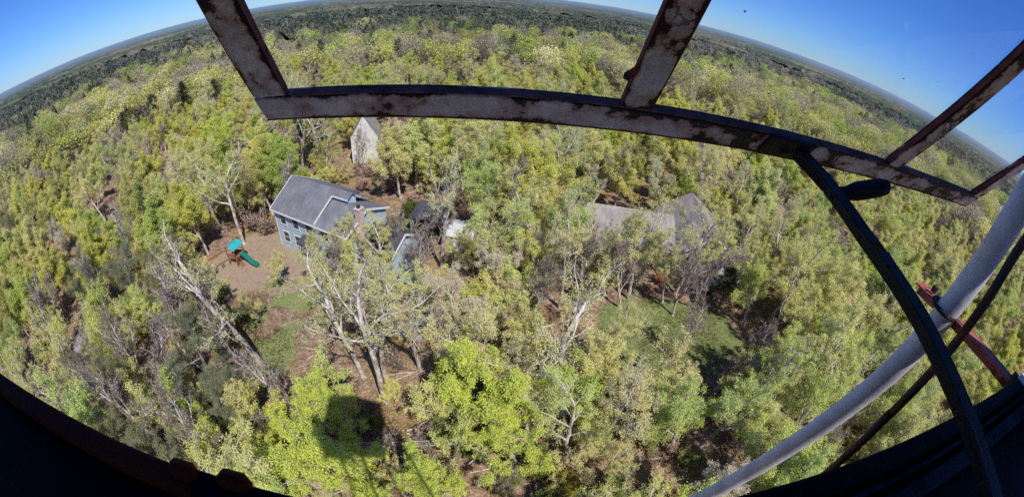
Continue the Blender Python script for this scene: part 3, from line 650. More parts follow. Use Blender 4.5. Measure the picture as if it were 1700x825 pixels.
#--TOWER--
# ------------------------------------------------------------------ the fire tower: cab, window sash, stay arm, standpipe
YAW = R(4.1)
def cab_obj(name, org):                     # org in cab coordinates (x along the window wall, y outward, z above the lens)
    x, y, z = org
    e = empty(name, (x * math.cos(YAW) - y * math.sin(YAW), x * math.sin(YAW) + y * math.cos(YAW), H + z), YAW)
    return e, Matrix.Translation((-x, -y, -z))
def peeling(name, paint, chip, rust, amount=0.52, edge=None, spec=0.3):
    t = MT(name); co = t.coord('Object')
    n1 = t.noise(co, 13.0, 6, 0.64); n2 = t.noise(co, 46.0, 5, 0.65); n3 = t.noise(co, 3.2, 3)
    f = t.math('ADD', t.math('MULTIPLY', n1, 0.60), t.math('ADD', t.math('MULTIPLY', n2, 0.22), t.math('MULTIPLY', n3, 0.18)))
    if edge:
        if edge == 'bar':
            sx = t.n('ShaderNodeSeparateXYZ'); t.l(t.coord('Generated'), sx.inputs[0]); u = sx.outputs[0]
        else:
            dt = t.n('ShaderNodeVectorMath', operation='DOT_PRODUCT'); t.l(co, dt.inputs[0]); dt.inputs[1].default_value = (0, -0.5762, 0.8173)
            u = t.math('DIVIDE', t.math('ADD', dt.outputs['Value'], 0.8455), 0.054)
        near = t.math('ABSOLUTE', t.math('SUBTRACT', u, 0.5))            # 0 mid bar, 0.5 at either edge
        f = t.math('ADD', f, t.math('MULTIPLY', t.math('POWER', t.math('MULTIPLY', near, 2.0), 5.0), 0.11))
    chipm = t.ramp(f, [(amount, 0.0), (amount + 0.018, 1.0)])
    mp = t.n('ShaderNodeMapping'); mp.inputs['Scale'].default_value = (1, 0.45, 0.45); t.l(co, mp.inputs[0])
    wob = t.n('ShaderNodeVectorMath', operation='ADD'); sc = t.n('ShaderNodeVectorMath', operation='SCALE'); sc.inputs['Scale'].default_value = 0.05
    t.l(t.noise(co, 16, 4, 0.65, 'Color'), sc.inputs[0]); t.l(mp.outputs[0], wob.inputs[0]); t.l(sc.outputs[0], wob.inputs[1])
    vo = t.n('ShaderNodeTexVoronoi', feature='DISTANCE_TO_EDGE'); t.l(wob.outputs[0], vo.inputs['Vector']); vo.inputs['Scale'].default_value = 11.0
    crack = t.math('MULTIPLY', t.ramp(vo.outputs[0], [(0.006, 1.0), (0.022, 0.0)]), t.ramp(n3, [(0.45, 0.0), (0.58, 1.0)]))
    stain = t.ramp(t.math('ADD', t.math('MULTIPLY', t.noise(co, 16, 5, 0.7), .6), t.math('MULTIPLY', n2, .4)), [(0.36, tuple(x * 0.55 for x in paint)), (0.62, paint)])
    col = t.mix(t.ramp(f, [(amount - 0.075, 0.0), (amount + 0.0, 0.85)]), stain, rust)
    col = t.mix(t.math('MAXIMUM', chipm, crack), col, chip)
    hgt = t.math('SUBTRACT', 1.0, t.math('MAXIMUM', chipm, crack))
    return t.done(t.bsdf(col, 0.65, spec, 0, hgt, 0.8, 0.004))
M['sash'] = peeling('peeling_cream_paint', (0.90, 0.79, 0.75), (0.020, 0.014, 0.018), (0.42, 0.19, 0.13), 0.555, 'bar')
M['sash_rail'] = peeling('peeling_grey_paint', (0.88, 0.77, 0.77), (0.012, 0.010, 0.018), (0.36, 0.16, 0.13), 0.535, 'rail')
M['putty'] = simple('rust_red_edge', (0.20, 0.045, 0.04), 0.8, 0.6, 30)
M['putty_violet'] = simple('weathered_primer', (0.17, 0.085, 0.085), 0.9, 0.6, 25, spec=0.1)
M['iron'] = peeling('black_iron', (0.012, 0.012, 0.016), (0.028, 0.017, 0.014), (0.018, 0.012, 0.012), 0.60)
M['navy'] = peeling('dark_navy_paint', (0.0028, 0.0032, 0.008), (0.0018, 0.0018, 0.003), (0.004, 0.004, 0.007), 0.56, None, 0.06)
M['navy_worn'] = peeling('worn_blue_edge', (0.022, 0.035, 0.065), (0.004, 0.004, 0.007), (0.015, 0.018, 0.03), 0.50, None, 0.1)
M['redbrown'] = peeling('red_brown_paint', (0.15, 0.018, 0.006), (0.010, 0.005, 0.004), (0.07, 0.010, 0.006), 0.58, None, 0.06)
M['inside'] = simple('black_interior', (0.0016, 0.0018, 0.0045), 0.9, 0.4, 3, spec=0.04)
t = MT('pale_pipe_paint'); co = t.coord('Object'); n1 = t.noise(co, 5.0, 6, 0.65); n2 = t.noise(co, 40.0, 4, 0.65)
col = t.ramp(n1, [(0.3, (0.36, 0.36, 0.44)), (0.7, (0.78, 0.78, 0.82))])
col = t.mix(t.ramp(t.math('ADD', t.math('MULTIPLY', n1, .6), t.math('MULTIPLY', n2, .4)), [(0.60, 0.0), (0.66, 0.8)]), col, (0.30, 0.17, 0.17))
M['pipe'] = t.done(t.bsdf(col, 0.5, 0.4, 0, n2, 0.25, 0.004))
M['rust_pipe'] = peeling('rusty_rod', (0.055, 0.035, 0.035), (0.16, 0.05, 0.02), (0.09, 0.03, 0.02), 0.5)
M['brace'] = peeling('red_primer_iron', (0.50, 0.13, 0.11), (0.06, 0.03, 0.03), (0.3, 0.07, 0.05), 0.53)
M['steel'] = simple('tower_steel', (0.28, 0.28, 0.29), 0.6, 0.25, 4)
t = MT('window_pane'); tr = t.n('ShaderNodeBsdfTransparent'); tr.inputs[0].default_value = (0.96, 0.97, 0.97, 1)
gl = t.n('ShaderNodeBsdfGlossy'); gl.inputs['Roughness'].default_value = 0.02; fr = t.n('ShaderNodeLayerWeight'); fr.inputs['Blend'].default_value = 0.5
m1 = t.n('ShaderNodeMixShader'); t.l(t.math('ADD', 0.03, t.math('MULTIPLY', t.math('POWER', fr.outputs['Facing'], 5.0), 0.7)), m1.inputs[0]); t.l(tr.outputs[0], m1.inputs[1]); t.l(gl.outputs[0], m1.inputs[2])
df = t.n('ShaderNodeBsdfDiffuse'); df.inputs[0].default_value = (0.6, 0.6, 0.62, 1); m2 = t.n('ShaderNodeMixShader')
co = t.coord('Object'); t.l(t.math('MULTIPLY', t.ramp(t.noise(co, 4.0, 6, 0.7), [(0.45, 0.0), (0.8, 1.0)]), 0.07), m2.inputs[0]); t.l(m1.outputs[0], m2.inputs[1]); t.l(df.outputs[0], m2.inputs[2])
M['pane'] = t.done(m2.outputs[0])

# tower body
tw = empty('fire_tower', (1.1 * math.sin(YAW) + 0.05, -1.1 * math.cos(YAW), 0), YAW)
tag(tw, 'dark wooden cab and sill of the lookout tower framing the view', 'tower')
def txf(): return Matrix.Translation((0, 1.1, H))     # cab coordinates -> tower coordinates
X0, X1, YB, ZT, ZF = -1.95, 1.30, -2.35, 0.62, -1.40
TX = txf()
MB().box((X0, 0.01, ZF), (X1, 0.085, -0.40)).box((X0, 0.01, 0.52), (X1, 0.085, ZT)).box((X0, 0.012, -0.40), (X0 + 0.07, 0.083, 0.52)).box((X1 - 0.05, 0.012, -0.40), (X1, 0.083, 0.52)).build('wall', M['inside'], tw, xf=TX)
def wall_with_opening(axis, lo, hi, a, b, z0, z1):
    mb = MB()
    def bx(u0, u1, w0, w1):
        if axis == 'x': mb.box((a, u0, w0), (b, u1, w1))
        else: mb.box((u0, a, w0), (u1, b, w1))
    bx(lo, hi, ZF, z0); bx(lo, hi, z1, ZT); bx(lo, lo + 0.06, z0, z1); bx(hi - 0.06, hi, z0, z1); m_ = (lo + hi) / 2; bx(m_ - 0.03, m_ + 0.03, z0, z1)
    return mb.build('wall', M['inside'], tw, xf=TX)
wall_with_opening('x', YB, 0.008, X0, X0 + 0.06, -0.38, 0.5)
wall_with_opening('x', YB, 0.008, X1 - 0.06, X1, -0.38, 0.22)
wall_with_opening('y', X0 + 0.062, X1 - 0.062, YB, YB + 0.06, -0.38, 0.5)
MB().box((X0 - 0.05, YB - 0.05, ZF - 0.12), (X1 + 0.03, 0.12, ZF - 0.002)).build('floor', M['rail'], tw, xf=TX)
MB().prism([(X0 - 0.25, ZT + 0.003), (X1 + 0.16, ZT + 0.003), ((X0 + X1) / 2, ZT + 0.62)], 'y', YB - 0.15, 0.16).build('roof', M['roof_dark'], tw, xf=TX)
# sill: outer lip (red-brown at the left, navy beyond), groove, stop, inner ledge
so_ = MB().box((X0 + 0.075, -0.12, -0.425), (X1 - 0.055, 0.086, -0.392)).build('sill', M['navy'], tw, bevel=0.003, xf=TX)
MB().box((X0 + 0.075, 0.0865, -0.42), (-0.335, 0.113, -0.360)).build('sill_lip', M['redbrown'], so_, bevel=0.004, xf=TX)
MB().box((-0.333, 0.0865, -0.42), (X1 - 0.055, 0.116, -0.357)).build('sill_lip', M['navy'], so_, bevel=0.005, xf=TX)
MB().box((-0.31, 0.030, -0.3915), (X1 - 0.055, 0.056, -0.366)).build('window_stop', M['navy_worn'], so_, bevel=0.004, xf=TX)
MB().box((-0.29, 0.068, -0.3915), (X1 - 0.055, 0.078, -0.37)).build('weather_strip', M['navy_worn'], so_, bevel=0.003, xf=TX)
MB().box((1.10, 0.0868, -0.3565), (X1 - 0.056, 0.1165, -0.352)).build('painted_sun_patch', M['trim'], so_, xf=TX)  # pale strip standing in for sunlight on the sill's right end
for x_, y_ in ((-0.345, 0.107), (-0.282, 0.113)):
    MB().tube([(x_ - 0.017, y_, -0.362), (x_ - 0.010, y_ + 0.001, -0.357), (x_ + 0.010, y_ + 0.001, -0.357), (x_ + 0.018, y_, -0.362)], [0.007, 0.011, 0.011, 0.006], 10).build('clip', M['redbrown'], so_, smooth=True, xf=TX)
for sx in (-1, 1):
    for sy in (-1, 1):
        MB().bar((sx * 1.15, sy * 1.1, H + ZF - 0.1), (sx * 2.6, sy * 2.5, -0.3), 0.13, 0.13).build('leg', M['steel'], tw)
for k in range(5):
    z0 = H + ZF - 0.4 - k * 5.0; z1 = z0 - 5.0
    def hw(z): return 1.15 + (H + ZF - z) / (H + ZF) * 1.45
    for a, b in (((-1, -1), (1, -1)), ((1, -1), (1, 1)), ((1, 1), (-1, 1)), ((-1, 1), (-1, -1))):
        for (p, q) in ((a, b), (b, a)):
            MB().bar((p[0] * hw(z0), p[1] * hw(z0) * 0.96, z0), (q[0] * hw(z1), q[1] * hw(z1) * 0.96, max(z1, 0)), 0.05, 0.05).build('cross_brace', M['steel'], tw)

# window sash, hinged along its top edge and swung outward
ws, WX = cab_obj('window_sash', (0.48, 0.10, 0.51)); tag(ws, 'tilted open window sash with peeling cream paint and three glass panes', 'window')
P0 = Vector((0, 0.589, -0.185)); SU = Vector((0, -0.576, 0.817)).normalized(); SN = Vector((0, 0.817, 0.576)).normalized()
SM = Matrix(((1, 0, 0, 0), (0, SU.y, SN.y, P0.y), (0, SU.z, SN.z, P0.z), (0, 0, 0, 1)))   # (x, along, outward) -> cab
SX = WX @ SM
def jag(mb_box_a, mb_box_b): return MB().box(mb_box_a, mb_box_b)
rl = MB().box((-0.372, 0.004, 0.0), (1.345, 0.058, 0.0195)).build('bottom_rail', M['sash_rail'], ws, bevel=0.004, xf=SX)
MB().box((-0.3, 0.0582, 0.0005), (1.27, 0.0605, 0.0125)).build('putty_line', M['putty_violet'], rl, xf=SX)
MB().box((-0.37, 0.0015, 0.001), (1.343, 0.0038, 0.0185)).build('drip_edge', M['putty'], rl, xf=SX)
MB().box((-0.372, 0.80, 0.0), (1.345, 0.86, 0.0195)).build('top_rail', M['sash'], ws, bevel=0.004, xf=SX)
for x0, x1, nm in ((-0.370, -0.313, 'stile'), (0.176, 0.221, 'muntin'), (0.785, 0.838, 'muntin'), (1.285, 1.343, 'stile')):
    st = MB().box((x0, 0.0585, 0.0012), (x1, 0.7995, 0.0205)).build(nm, M['sash'], ws, bevel=0.004, xf=SX)
    MB().box((x0 - 0.002, 0.061, 0.004), (x0 - 0.0003, 0.799, 0.0135)).box((x1 + 0.0003, 0.061, 0.004), (x1 + 0.002, 0.799, 0.0135)).build('putty_line', M['putty'], st, xf=SX)
for x0, x1 in ((-0.311, 0.174), (0.223, 0.783), (0.840, 1.283)):
    po_ = MB().quad((x0, 0.0607, 0.0145), (x1, 0.0607, 0.0145), (x1, 0.7995, 0.0145), (x0, 0.7995, 0.0145)).build('pane', M['pane'], ws, xf=SX)
# flakes of paint, a curl of rust and specks of dirt
MB().quad((0.160, 0.125, 0.004), (0.1765, 0.150, 0.002), (0.1765, 0.128, 0.0), (0.166, 0.118, -0.004)).quad((0.158, 0.122, -0.004), (0.166, 0.118, -0.004), (0.160, 0.125, 0.004)).build('paint_flake', M['putty'], ws, xf=SX)
MB().quad((-0.279, 0.178, 0.012), (-0.272, 0.172, 0.009), (-0.268, 0.160, 0.012), (-0.276, 0.160, 0.011)).build('paint_flake', M['iron'], ws, xf=SX)
rs = random.Random(4)
for _ in range(16):
    x = rs.choice([rs.uniform(-.3, .17), rs.uniform(.23, .78), rs.uniform(.23, .78), rs.uniform(.85, 1.27)]); y = rs.uniform(.08, .7); r_ = rs.uniform(.0008, .0022)
    MB().quad(*[(x + r_ * rs.uniform(.5, 1.2) * math.cos(k), y + r_ * rs.uniform(.5, 1.2) * math.sin(k), 0.0136) for k in np.linspace(0, 2 * math.pi, 7)[:-1]]).build('dirt_speck', M['iron'], ws, xf=SX)
for _ in range(18):   # flaked lips of paint standing along the rail's upper edge
    x = rs.uniform(-.3, 1.27); l_ = rs.uniform(.006, .03); h_ = rs.uniform(.001, .0035)
    MB().quad((x, 0.0606, 0.001), (x + l_, 0.0606, 0.002), (x + l_ * .7, 0.0606 + h_, 0.0035), (x + l_ * .2, 0.0606 + h_ * .8, 0.004)).build('paint_flake', M['putty_violet'], ws, xf=SX)
for x0, x1 in ((-0.35, -0.25), (1.1, 1.2)): MB().tube([(x0, 0.868, 0.02), (x1, 0.868, 0.02)], 0.009, 10).build('hinge', M['iron'], ws, xf=SX)

# stay arm that props the sash
sa, AX = cab_obj('stay_arm', (0.55, 0.11, -0.254)); tag(sa, 'black iron stay arm propping the window sash open', 'stay')
ap = [(0.512, 0.585, -0.160), (0.545, 0.50, -0.186), (0.55, 0.387, -0.212), (0.551, 0.30, -0.2245), (0.552, 0.228, -0.235), (0.553, 0.111, -0.257), (0.555, -0.012, -0.280), (0.556, -0.11, -0.30)]
am = MB()
for i in range(len(ap) - 1):
    p, q = Vector(ap[i]), Vector(ap[i + 1])
    am.bar(p + Vector((0.013, 0, 0)), q + Vector((0.013, 0, 0)), 0.006, 0.032)
    if i != 2: am.bar(p + Vector((-0.003, 0, 0.0145)), q + Vector((-0.003, 0, 0.0145)), 0.031, 0.005)
    else:
        am.bar(p + Vector((-0.003, 0, 0.0145)), p.lerp(q, .42) + Vector((-0.003, 0, 0.0145)), 0.031, 0.005)
        am.bar(p.lerp(q, .62) + Vector((0.002, 0, 0.0145)), q + Vector((-0.003, 0, 0.0145)), 0.031, 0.005)
am.build('arm', M['iron'], sa, bevel=0.0015, xf=AX)
MB().box((0.438, 0.012, -0.010), (0.545, 0.066, -0.001)).build('bracket', M['iron'], sa, bevel=0.003, xf=AX @ SM)
MB().tube([(0.49, 0.03, -0.016), (0.49, 0.03, -0.008)], 0.010, 10).build('bolt', M['rust_pipe'], sa, xf=AX @ SM)
MB().tube([(0.525, 0.035, -0.014), (0.525, 0.035, -0.008)], 0.007, 8).build('bolt', M['rust_pipe'], sa, xf=AX @ SM)
MB().tube([(0.555, 0.487, -0.196), (0.583, 0.474, -0.184), (0.60, 0.468, -0.175), (0.640, 0.452, -0.153), (0.655, 0.446, -0.146), (0.660, 0.444, -0.144)], [0.010, 0.012, 0.0165, 0.0165, 0.013, 0.006], 12).build('handle', M['iron'], sa, smooth=True, xf=AX)
MB().box((0.53, -0.115, -0.391), (0.575, -0.075, -0.285)).build('pivot_post', M['iron'], sa, xf=AX)

# painted standpipe outside the cab with its bracket, and a thin rod beside it
pp, PX = cab_obj('standpipe', (1.22, 0.69, -2.1)); tag(pp, 'thick pale painted pipe rising outside the window at the right', 'pipe')
cl = [(1.225, 1.10, -4.6), (1.22, 0.90, -3.2), (1.22, 0.687, -2.085), (1.22, 0.547, -1.25), (1.22, 0.452, -0.70), (1.22, 0.410, -0.345), (1.22, 0.375, -0.047), (1.22, 0.345, 0.06), (1.22, 0.27, 0.12), (1.22, 0.09, 0.135)]
def smooth_line(pts, k=6):
    out = []; P = [Vector(p) for p in pts]
    for i in range(len(P) - 1):
        a, b, c, d = P[max(i - 1, 0)], P[i], P[i + 1], P[min(i + 2, len(P) - 1)]
        for j in range(k):
            u = j / k; out.append(0.5 * ((2 * b) + (c - a) * u + (2 * a - 5 * b + 4 * c - d) * u * u + (3 * b - a - 3 * c + d) * u ** 3))
    return out + [P[-1]]
MB().tube(smooth_line(cl), 0.039, 28).build('pipe', M['pipe'], pp, smooth=True, xf=PX)
bk, BX = cab_obj('pipe_bracket', (1.22, 0.10, -0.36)); tag(bk, 'red-primed iron bracket holding the pale pipe off the cab wall', 'bracket')
MB().bar((1.235, 0.085, -0.40), (1.235, 0.56, -0.44), 0.045, 0.006).bar((1.256, 0.085, -0.416), (1.256, 0.56, -0.456), 0.006, 0.04).build('angle_iron', M['brace'], bk, bevel=0.001, xf=BX)
MB().tube([(1.235, 0.50, -0.425), (1.235, 0.50, -0.405)], 0.011, 8).build('bolt', M['rust_pipe'], bk, xf=BX)
MB().tube([(1.235, 0.13, -0.396), (1.235, 0.13, -0.38)], 0.011, 8).build('bolt', M['rust_pipe'], bk, xf=BX)
MB().tube([(1.22 + 0.047 * math.cos(a), 0.43 + 0.047 * math.sin(a), -0.425) for a in np.linspace(0, 2 * math.pi, 25)], 0.007, 6, False).build('clamp', M['iron'], bk, xf=BX)
rd, RX = cab_obj('rod', (0.70, 0.2, -0.6)); tag(rd, 'thin dark rusty rod running beside the pale pipe', 'rod')
MB().tube(smooth_line([(0.71, 0.2, -2.2), (0.695, 0.2, -0.62), (0.70, 0.2, -0.447), (0.724, 0.2, -0.306), (0.737, 0.2, -0.187), (0.756, 0.2, -0.081), (0.78, 0.17, 0.04), (0.80, 0.09, 0.09)], 5), 0.0088, 12).build('rod', M['rust_pipe'], rd, smooth=True, xf=RX)
rd.name = 'rod'
#--TREES--
# ------------------------------------------------------------------ planted trees
def az_of(x, y): return math.degrees(math.atan2(x, y))
HERO = [
 ('sparse', -20.6, 18.0, 'tall pale oak trunk leaning away from the left lawn', None, 0.95, 2.5, 0, (0.0, -0.22)),
 ('bare', -22.2, 17.3, 'short leaning pale trunk beside the tall pale oak at the left lawn', None, 0.75, 1.0, 0, (0.1, -0.28)),
 ('sparse', -8.4, 16.6, 'sturdy pale oak trunk rising just above the dark tower shadow', None, 0.86, 2.0, 1, (0.04, -0.16)),
 ('sparse', -9.2, 19.0, 'second pale trunk close behind the oak at the tower shadow', None, 0.8, 4.0, 2, (0, -0.08)),
 ('bare', -10.4, 21.5, 'thin grey trunk third in line behind the tower shadow', None, 0.8, 4.0, 0, (0, -0.2)),
 ('sparse', 4.8, 16.7, 'crooked pale-barked oak standing at the wooden fence', None, 0.92, 0.5, 3, (0, -0.02)),
 ('sparse', -7.2, 34.3, 'straight grey trunk between the garage and the silver-roofed shed', None, 0.9, 0.5, 1, (0, 0)),
 ('bare', -9.0, 29.6, 'bare grey multi-stemmed tree in front of the garage end', None, 0.85, 0.2, 0, (0, 0.06)),
 ('bare', -8.6, 38.6, 'bare grey tree behind the garage roof', None, 0.8, 2.2, 1, (0, 0.03)),
 ('sparse', -36.0, 52.6, 'leftmost of the three pale trunks behind the blue house', None, 1.05, 1.2, 0, (0, -0.03)),
 ('sparse', -33.6, 52.9, 'middle of the three pale trunks behind the blue house', None, 1.0, 3.2, 2, (0, 0)),
 ('sparse', -30.6, 53.4, 'rightmost of the three pale trunks behind the blue house', None, 1.1, 2.5, 3, (0, 0.02)),
 ('sparse', -33.2, 34.6, 'thick trunk rising directly behind the green slide', None, 0.85, 0.4, 3, (0, 0.04)),
 ('bright', -0.4, 15.6, 'bright lime-green maple at bottom centre, the largest in front of the fence', None, 0.82, 0.4, 0, (0, 0)),
 ('bright', -2.6, 9.6, 'lime-green maple below the fence, nearest the tower at bottom centre', None, 0.68, 2.0, 1, (0, 0)),
 ('bright', -7.8, 9.2, 'lime-green maple darkened by the tower shadow', None, 0.90, 3.6, 2, (0, 0)),
 ('bright', -3.4, 17.0, 'tall lime-green maple just beyond the fence, left of the largest one', None, 0.85, 5.1, 2, (0, 0)),
 ('bright', 1.6, 12.2, 'lime-green maple on the near side of the fence, right of bottom centre', None, 0.70, 4.4, 0, (0, 0)),
 ('bright', -9.6, 12.0, 'lime-green maple standing inside the tower shadow by the fence', None, 0.72, 1.4, 1, (0, 0)),
 ('bright', -11.8, 8.8, 'lime-green maple below the tower shadow, left one', None, 0.60, 5.4, 0, (0, 0)),
 ('bright', -15.2, 11.4, 'small lime-green maple below the left lawn', None, 0.40, 1.0, 0, (0, 0)),
 ('olive', -22.6, 10.8, 'broad grey-olive twiggy tree at lower left', None, 0.88, 1.0, 0, (0, 0)),
 ('olive', -20.2, 12.9, 'lower grey-olive tree touching the broad twiggy one', None, 0.62, 3.0, 1, (0, 0)),
 ('bright', -46.5, 49.0, 'vivid green tall tree just left of the sash corner', None, 1.1, 0.5, 1, (0, 0)),
 ('bright', -42.5, 46.0, 'vivid green tree beside the play set side of the woods', None, 1.0, 2.5, 2, (0, 0)),
 ('cream', -0.8, 28.6, 'cream blossoming tree in front of the silver-roofed shed', None, 0.78, 0.5, 0, (0, 0)),
 ('cream', 2.4, 31.2, 'cream blossoming tree right of the one by the shed', None, 0.72, 2.5, 1, (0, 0)),
 ('cream', 9.0, 32.6, 'pinkish cream blossoming tree before the ranch house', None, 0.75, 1.5, 0, (0, 0)),
 ('bare', 15.6, 23.3, 'slender bare tree fanning its stems over the right lawn', None, 0.75, 1.5, 0, (0, 0.1)),
 ('oak', 9.2, 22.4, 'pale oak at the left edge of the right lawn', None, 0.72, 2.2, 1, (0, 0.05)),
 ('bare', 18.6, 19.8, 'thin many-stemmed bare tree at the near edge of the right lawn', None, 0.8, 0.7, 1, (0.05, 0.12)),
 ('bare', 21.6, 21.5, 'sparse bare tree behind the thin many-stemmed one by the right lawn', None, 0.78, 3.7, 0, (0, 0.1)),
 ('oak', -9.0, 6.6, 'pale-limbed oak low at the sill, left of the tower shadow', None, 0.52, 2.2, 2, (0, 0)),
 ('oak', 7.6, 11.6, 'sparse oak below the fence at the right of bottom centre', None, 0.5, 0.9, 0, (0, 0)),
 ('bare', 19.5, 31.0, 'bare dark-limbed tree before the cross gable of the ranch house', None, 0.9, 0.6, 1, (0, 0.03)),
 ('bare', 24.4, 32.2, 'bare tree by the parked car', None, 0.85, 2.6, 2, (0, 0.05)),
 ('bare', 13.4, 33.0, 'bare twiggy tree before the long roof of the ranch house', None, 0.82, 4.6, 0, (0, 0)),
 ('cream', 11.6, 33.4, 'pinkish blossoming tree close to the ranch house wall', None, 0.68, 3.5, 1, (0, 0)),
 ('bare', -10.6, 34.8, 'bare grey tree standing against the garage doors', None, 0.8, 3.1, 2, (0, 0.02)),
 ('oak', 20.4, 34.0, 'small oak screening the white gable front of the ranch house', None, 0.58, 0.7, 4, (0, 0)),
 ('oak', 23.0, 32.6, 'yellow-budded oak between the parked car and the right lawn', None, 0.68, 2.7, 5, (0, 0)),
 ('oak', 16.4, 31.6, 'yellow-budded oak left of the bare dark-limbed tree at the ranch house', None, 0.72, 4.1, 2, (0, 0)),
 ('dense', 27.4, 35.6, 'airy leafy tree at the right end of the ranch house', None, 0.8, 1.1, 1, (0, 0)),
 ('bare', 11.4, 30.2, 'bare twiggy tree left of the right lawn before the ranch roof', None, 0.88, 5.2, 1, (0, 0.02)),
 ('oak', 14.2, 34.6, 'low oak against the long wall of the ranch house', None, 0.55, 3.3, 1, (0, 0)),
 ('bare', -23.6, 54.2, 'bare dark tree crossing the white gable under the window rail', None, 0.8, 1.9, 0, (0, 0.04)),
 ('oak', 8.8, 33.4, 'tall airy oak over the left end of the ranch roof', None, 0.92, 0.9, 3, (0, 0)),
 ('oak', 12.6, 31.8, 'tall airy oak over the middle of the long ranch roof', None, 0.95, 2.1, 0, (0, 0)),
 ('oak', 18.2, 33.2, 'tall airy oak at the joint of the two ranch roofs', None, 0.98, 4.0, 5, (0, 0)),
 ('oak', 24.6, 35.0, 'tall airy oak over the right slope of the ranch roof', None, 0.92, 5.0, 1, (0, 0)),
 ('oak', -12.2, 30.0, 'thin airy oak before the garage roof', None, 0.66, 5.0, 4, (0, 0)),
 ('bare', -15.6, 29.2, 'bare grey tree before the chimney end of the blue house', None, 0.72, 0.4, 1, (0, 0.03)),
 ('bare', -13.0, 27.4, 'bare grey tree at the yard edge below the garage', None, 0.66, 2.4, 2, (0, -0.05)),
 ('oak', -20.6, 29.6, 'thin oak with few leaves before the middle of the blue house', None, 0.56, 1.4, 3, (0, 0)),
 ('young', -24.2, 28.2, 'slim sapling on the brown yard below the blue house', None, 0.7, 0.4, 0, (0, 0)),
 ('young', -18.2, 26.4, 'slim sapling at the top corner of the left lawn', None, 0.8, 2.4, 3, (0, 0)),
 ('young', -22.8, 22.4, 'slim sapling standing in the left lawn', None, 0.6, 4.0, 0, (0, 0)),
 ('sparse', -11.0, 18.8, 'leaning pale trunk left of the oak at the tower shadow', None, 0.74, 3.3, 1, (0.03, -0.22)),
 ('sparse', -6.6, 20.6, 'slender pale trunk right of the oak at the tower shadow', None, 0.7, 1.3, 2, (0, 0.02)),
 ('bare', -12.6, 23.2, 'bare brush tree on the litter between the left lawn and the drive', None, 0.55, 0.8, 0, (0, -0.1)),
 ('young', -14.6, 21.6, 'slim sapling right of the left lawn', None, 0.95, 1.7, 0, (0, 0)),
 ('young', -9.8, 24.6, 'slim sapling left of the grey drive', None, 0.9, 3.7, 3, (0, 0)),
 ('young', -5.4, 24.4, 'slim sapling right of the grey drive', None, 1.0, 5.7, 1, (0, 0)),
 ('young', -16.4, 27.8, 'slim sapling before the corner of the blue house', None, 0.95, 0.7, 0, (0, 0)),
 ('young', -11.6, 28.4, 'slim sapling beside the blue tub', None, 0.8, 4.7, 3, (0, 0)),
 ('bare', 7.4, 31.4, 'bare twiggy tree before the left end of the ranch roof', None, 0.95, 0.3, 1, (0, 0.02)),
 ('bare', 10.4, 34.2, 'bare twiggy tree against the left half of the ranch wall', None, 0.9, 2.3, 2, (0, 0)),
 ('bare', 17.0, 29.6, 'bare twiggy tree before the joint of the ranch roofs', None, 0.95, 3.3, 0, (0, 0.03)),
 ('oak', -17.5, 30.2, 'thin yellow-budded oak in front of the blue house wall', None, 0.62, 0.9, 2, (0, 0)),
]
used = []
for kind, x, y, lab, grp, sc, rz, var, lean in HERO:
    z = float(ground_z(x, y))
    plant(kind, x, y, lab, grp, sc, rz, var, (1, 1, 1), z, lean); used.append((x, y))

def blocked(x, y, r, az):
    a = math.radians(-20.1); dx, dy = x + 27.5, y - 35.3; lx = dx * math.cos(a) + dy * math.sin(a); ly = -dx * math.sin(a) + dy * math.cos(a)
    if -1.5 < lx < 19 and -2.5 < ly < 9: return True
    dx, dy = x - 16.5, y - 37; 
    if -10.5 < dx < 11 and -1.5 < dy < 12: return True
    if -29 < x < -21 and 57 < y < 69: return True
    if -8.2 < x < -3.5 and 36.5 < y < 41: return True
    if -12.5 < x < -7.5 and 39 < y < 44: return True
    P = np.array([x]), np.array([y])
    for poly in (LAWN_R, LAWN_L, DIRT, DRIVE, ROAD, LAWN_B):
        if in_poly(P[0], P[1], poly)[0]: return True
    if -36.5 < x < -27 and 26 < y < 34: return True
    return False
def keep_prob(x, y, r, az):
    if -77 < az < -66 and 34 < r < 50: return 0.45
    if -51 < az < -41 and 20 < r < 46: return 0.04
    if -41 < az < -17 and 20 < r < 46: return 0.12
    if -17 <= az < -6 and 26 < r < 46: return 0.22
    if 14 < az < 42 and 13 < r < 30: return 0.22
    if 6 < az < 34 and 18 < r < 44: return 0.62
    if -40 < az < -9 and r < 23: return 0.16
    if -9 <= az < 8 and r < 25: return 0.3
    if 8 <= az < 50 and r < 19: return 0.4
    if -27 < az < -19 and 26 < r < 60: return 0.02
    if -14 < az < -5 and 21 < r < 42: return 0.05
    if -52 < az < -38 and r < 30: return 0.45
    return 1.0
cand = []
pr = random.Random(21)
cell = {}
def far_enough(x, y, d):
    for q in cell.get((int(x // 8), int(y // 8)), ()): pass
    for i in range(int(x // 8) - 1, int(x // 8) + 2):
        for j in range(int(y // 8) - 1, int(y // 8) + 2):
            for (a, b) in cell.get((i, j), ()):
                if (a - x) ** 2 + (b - y) ** 2 < d * d: return False
    return True
def note(x, y): cell.setdefault((int(x // 8), int(y // 8)), []).append((x, y))
for x, y in used: note(x, y)
pts = []
for _ in range(90000):
    az = pr.uniform(-88, 88); r = math.sqrt(pr.uniform(7.0 ** 2, 300 ** 2)) if pr.random() < 0.5 else pr.uniform(8, 130)
    x, y = r * math.sin(math.radians(az)), r * math.cos(math.radians(az))
    d = 2.7 if r < 32 else (3.6 if r < 60 else 5.0)
    if r < 75 and blocked(x, y, r, az): continue
    if not far_enough(x, y, d): continue
    note(x, y)
    if pr.random() > keep_prob(x, y, r, az): continue
    pts.append((r, az, x, y))
pts.sort()
N_IND = 640
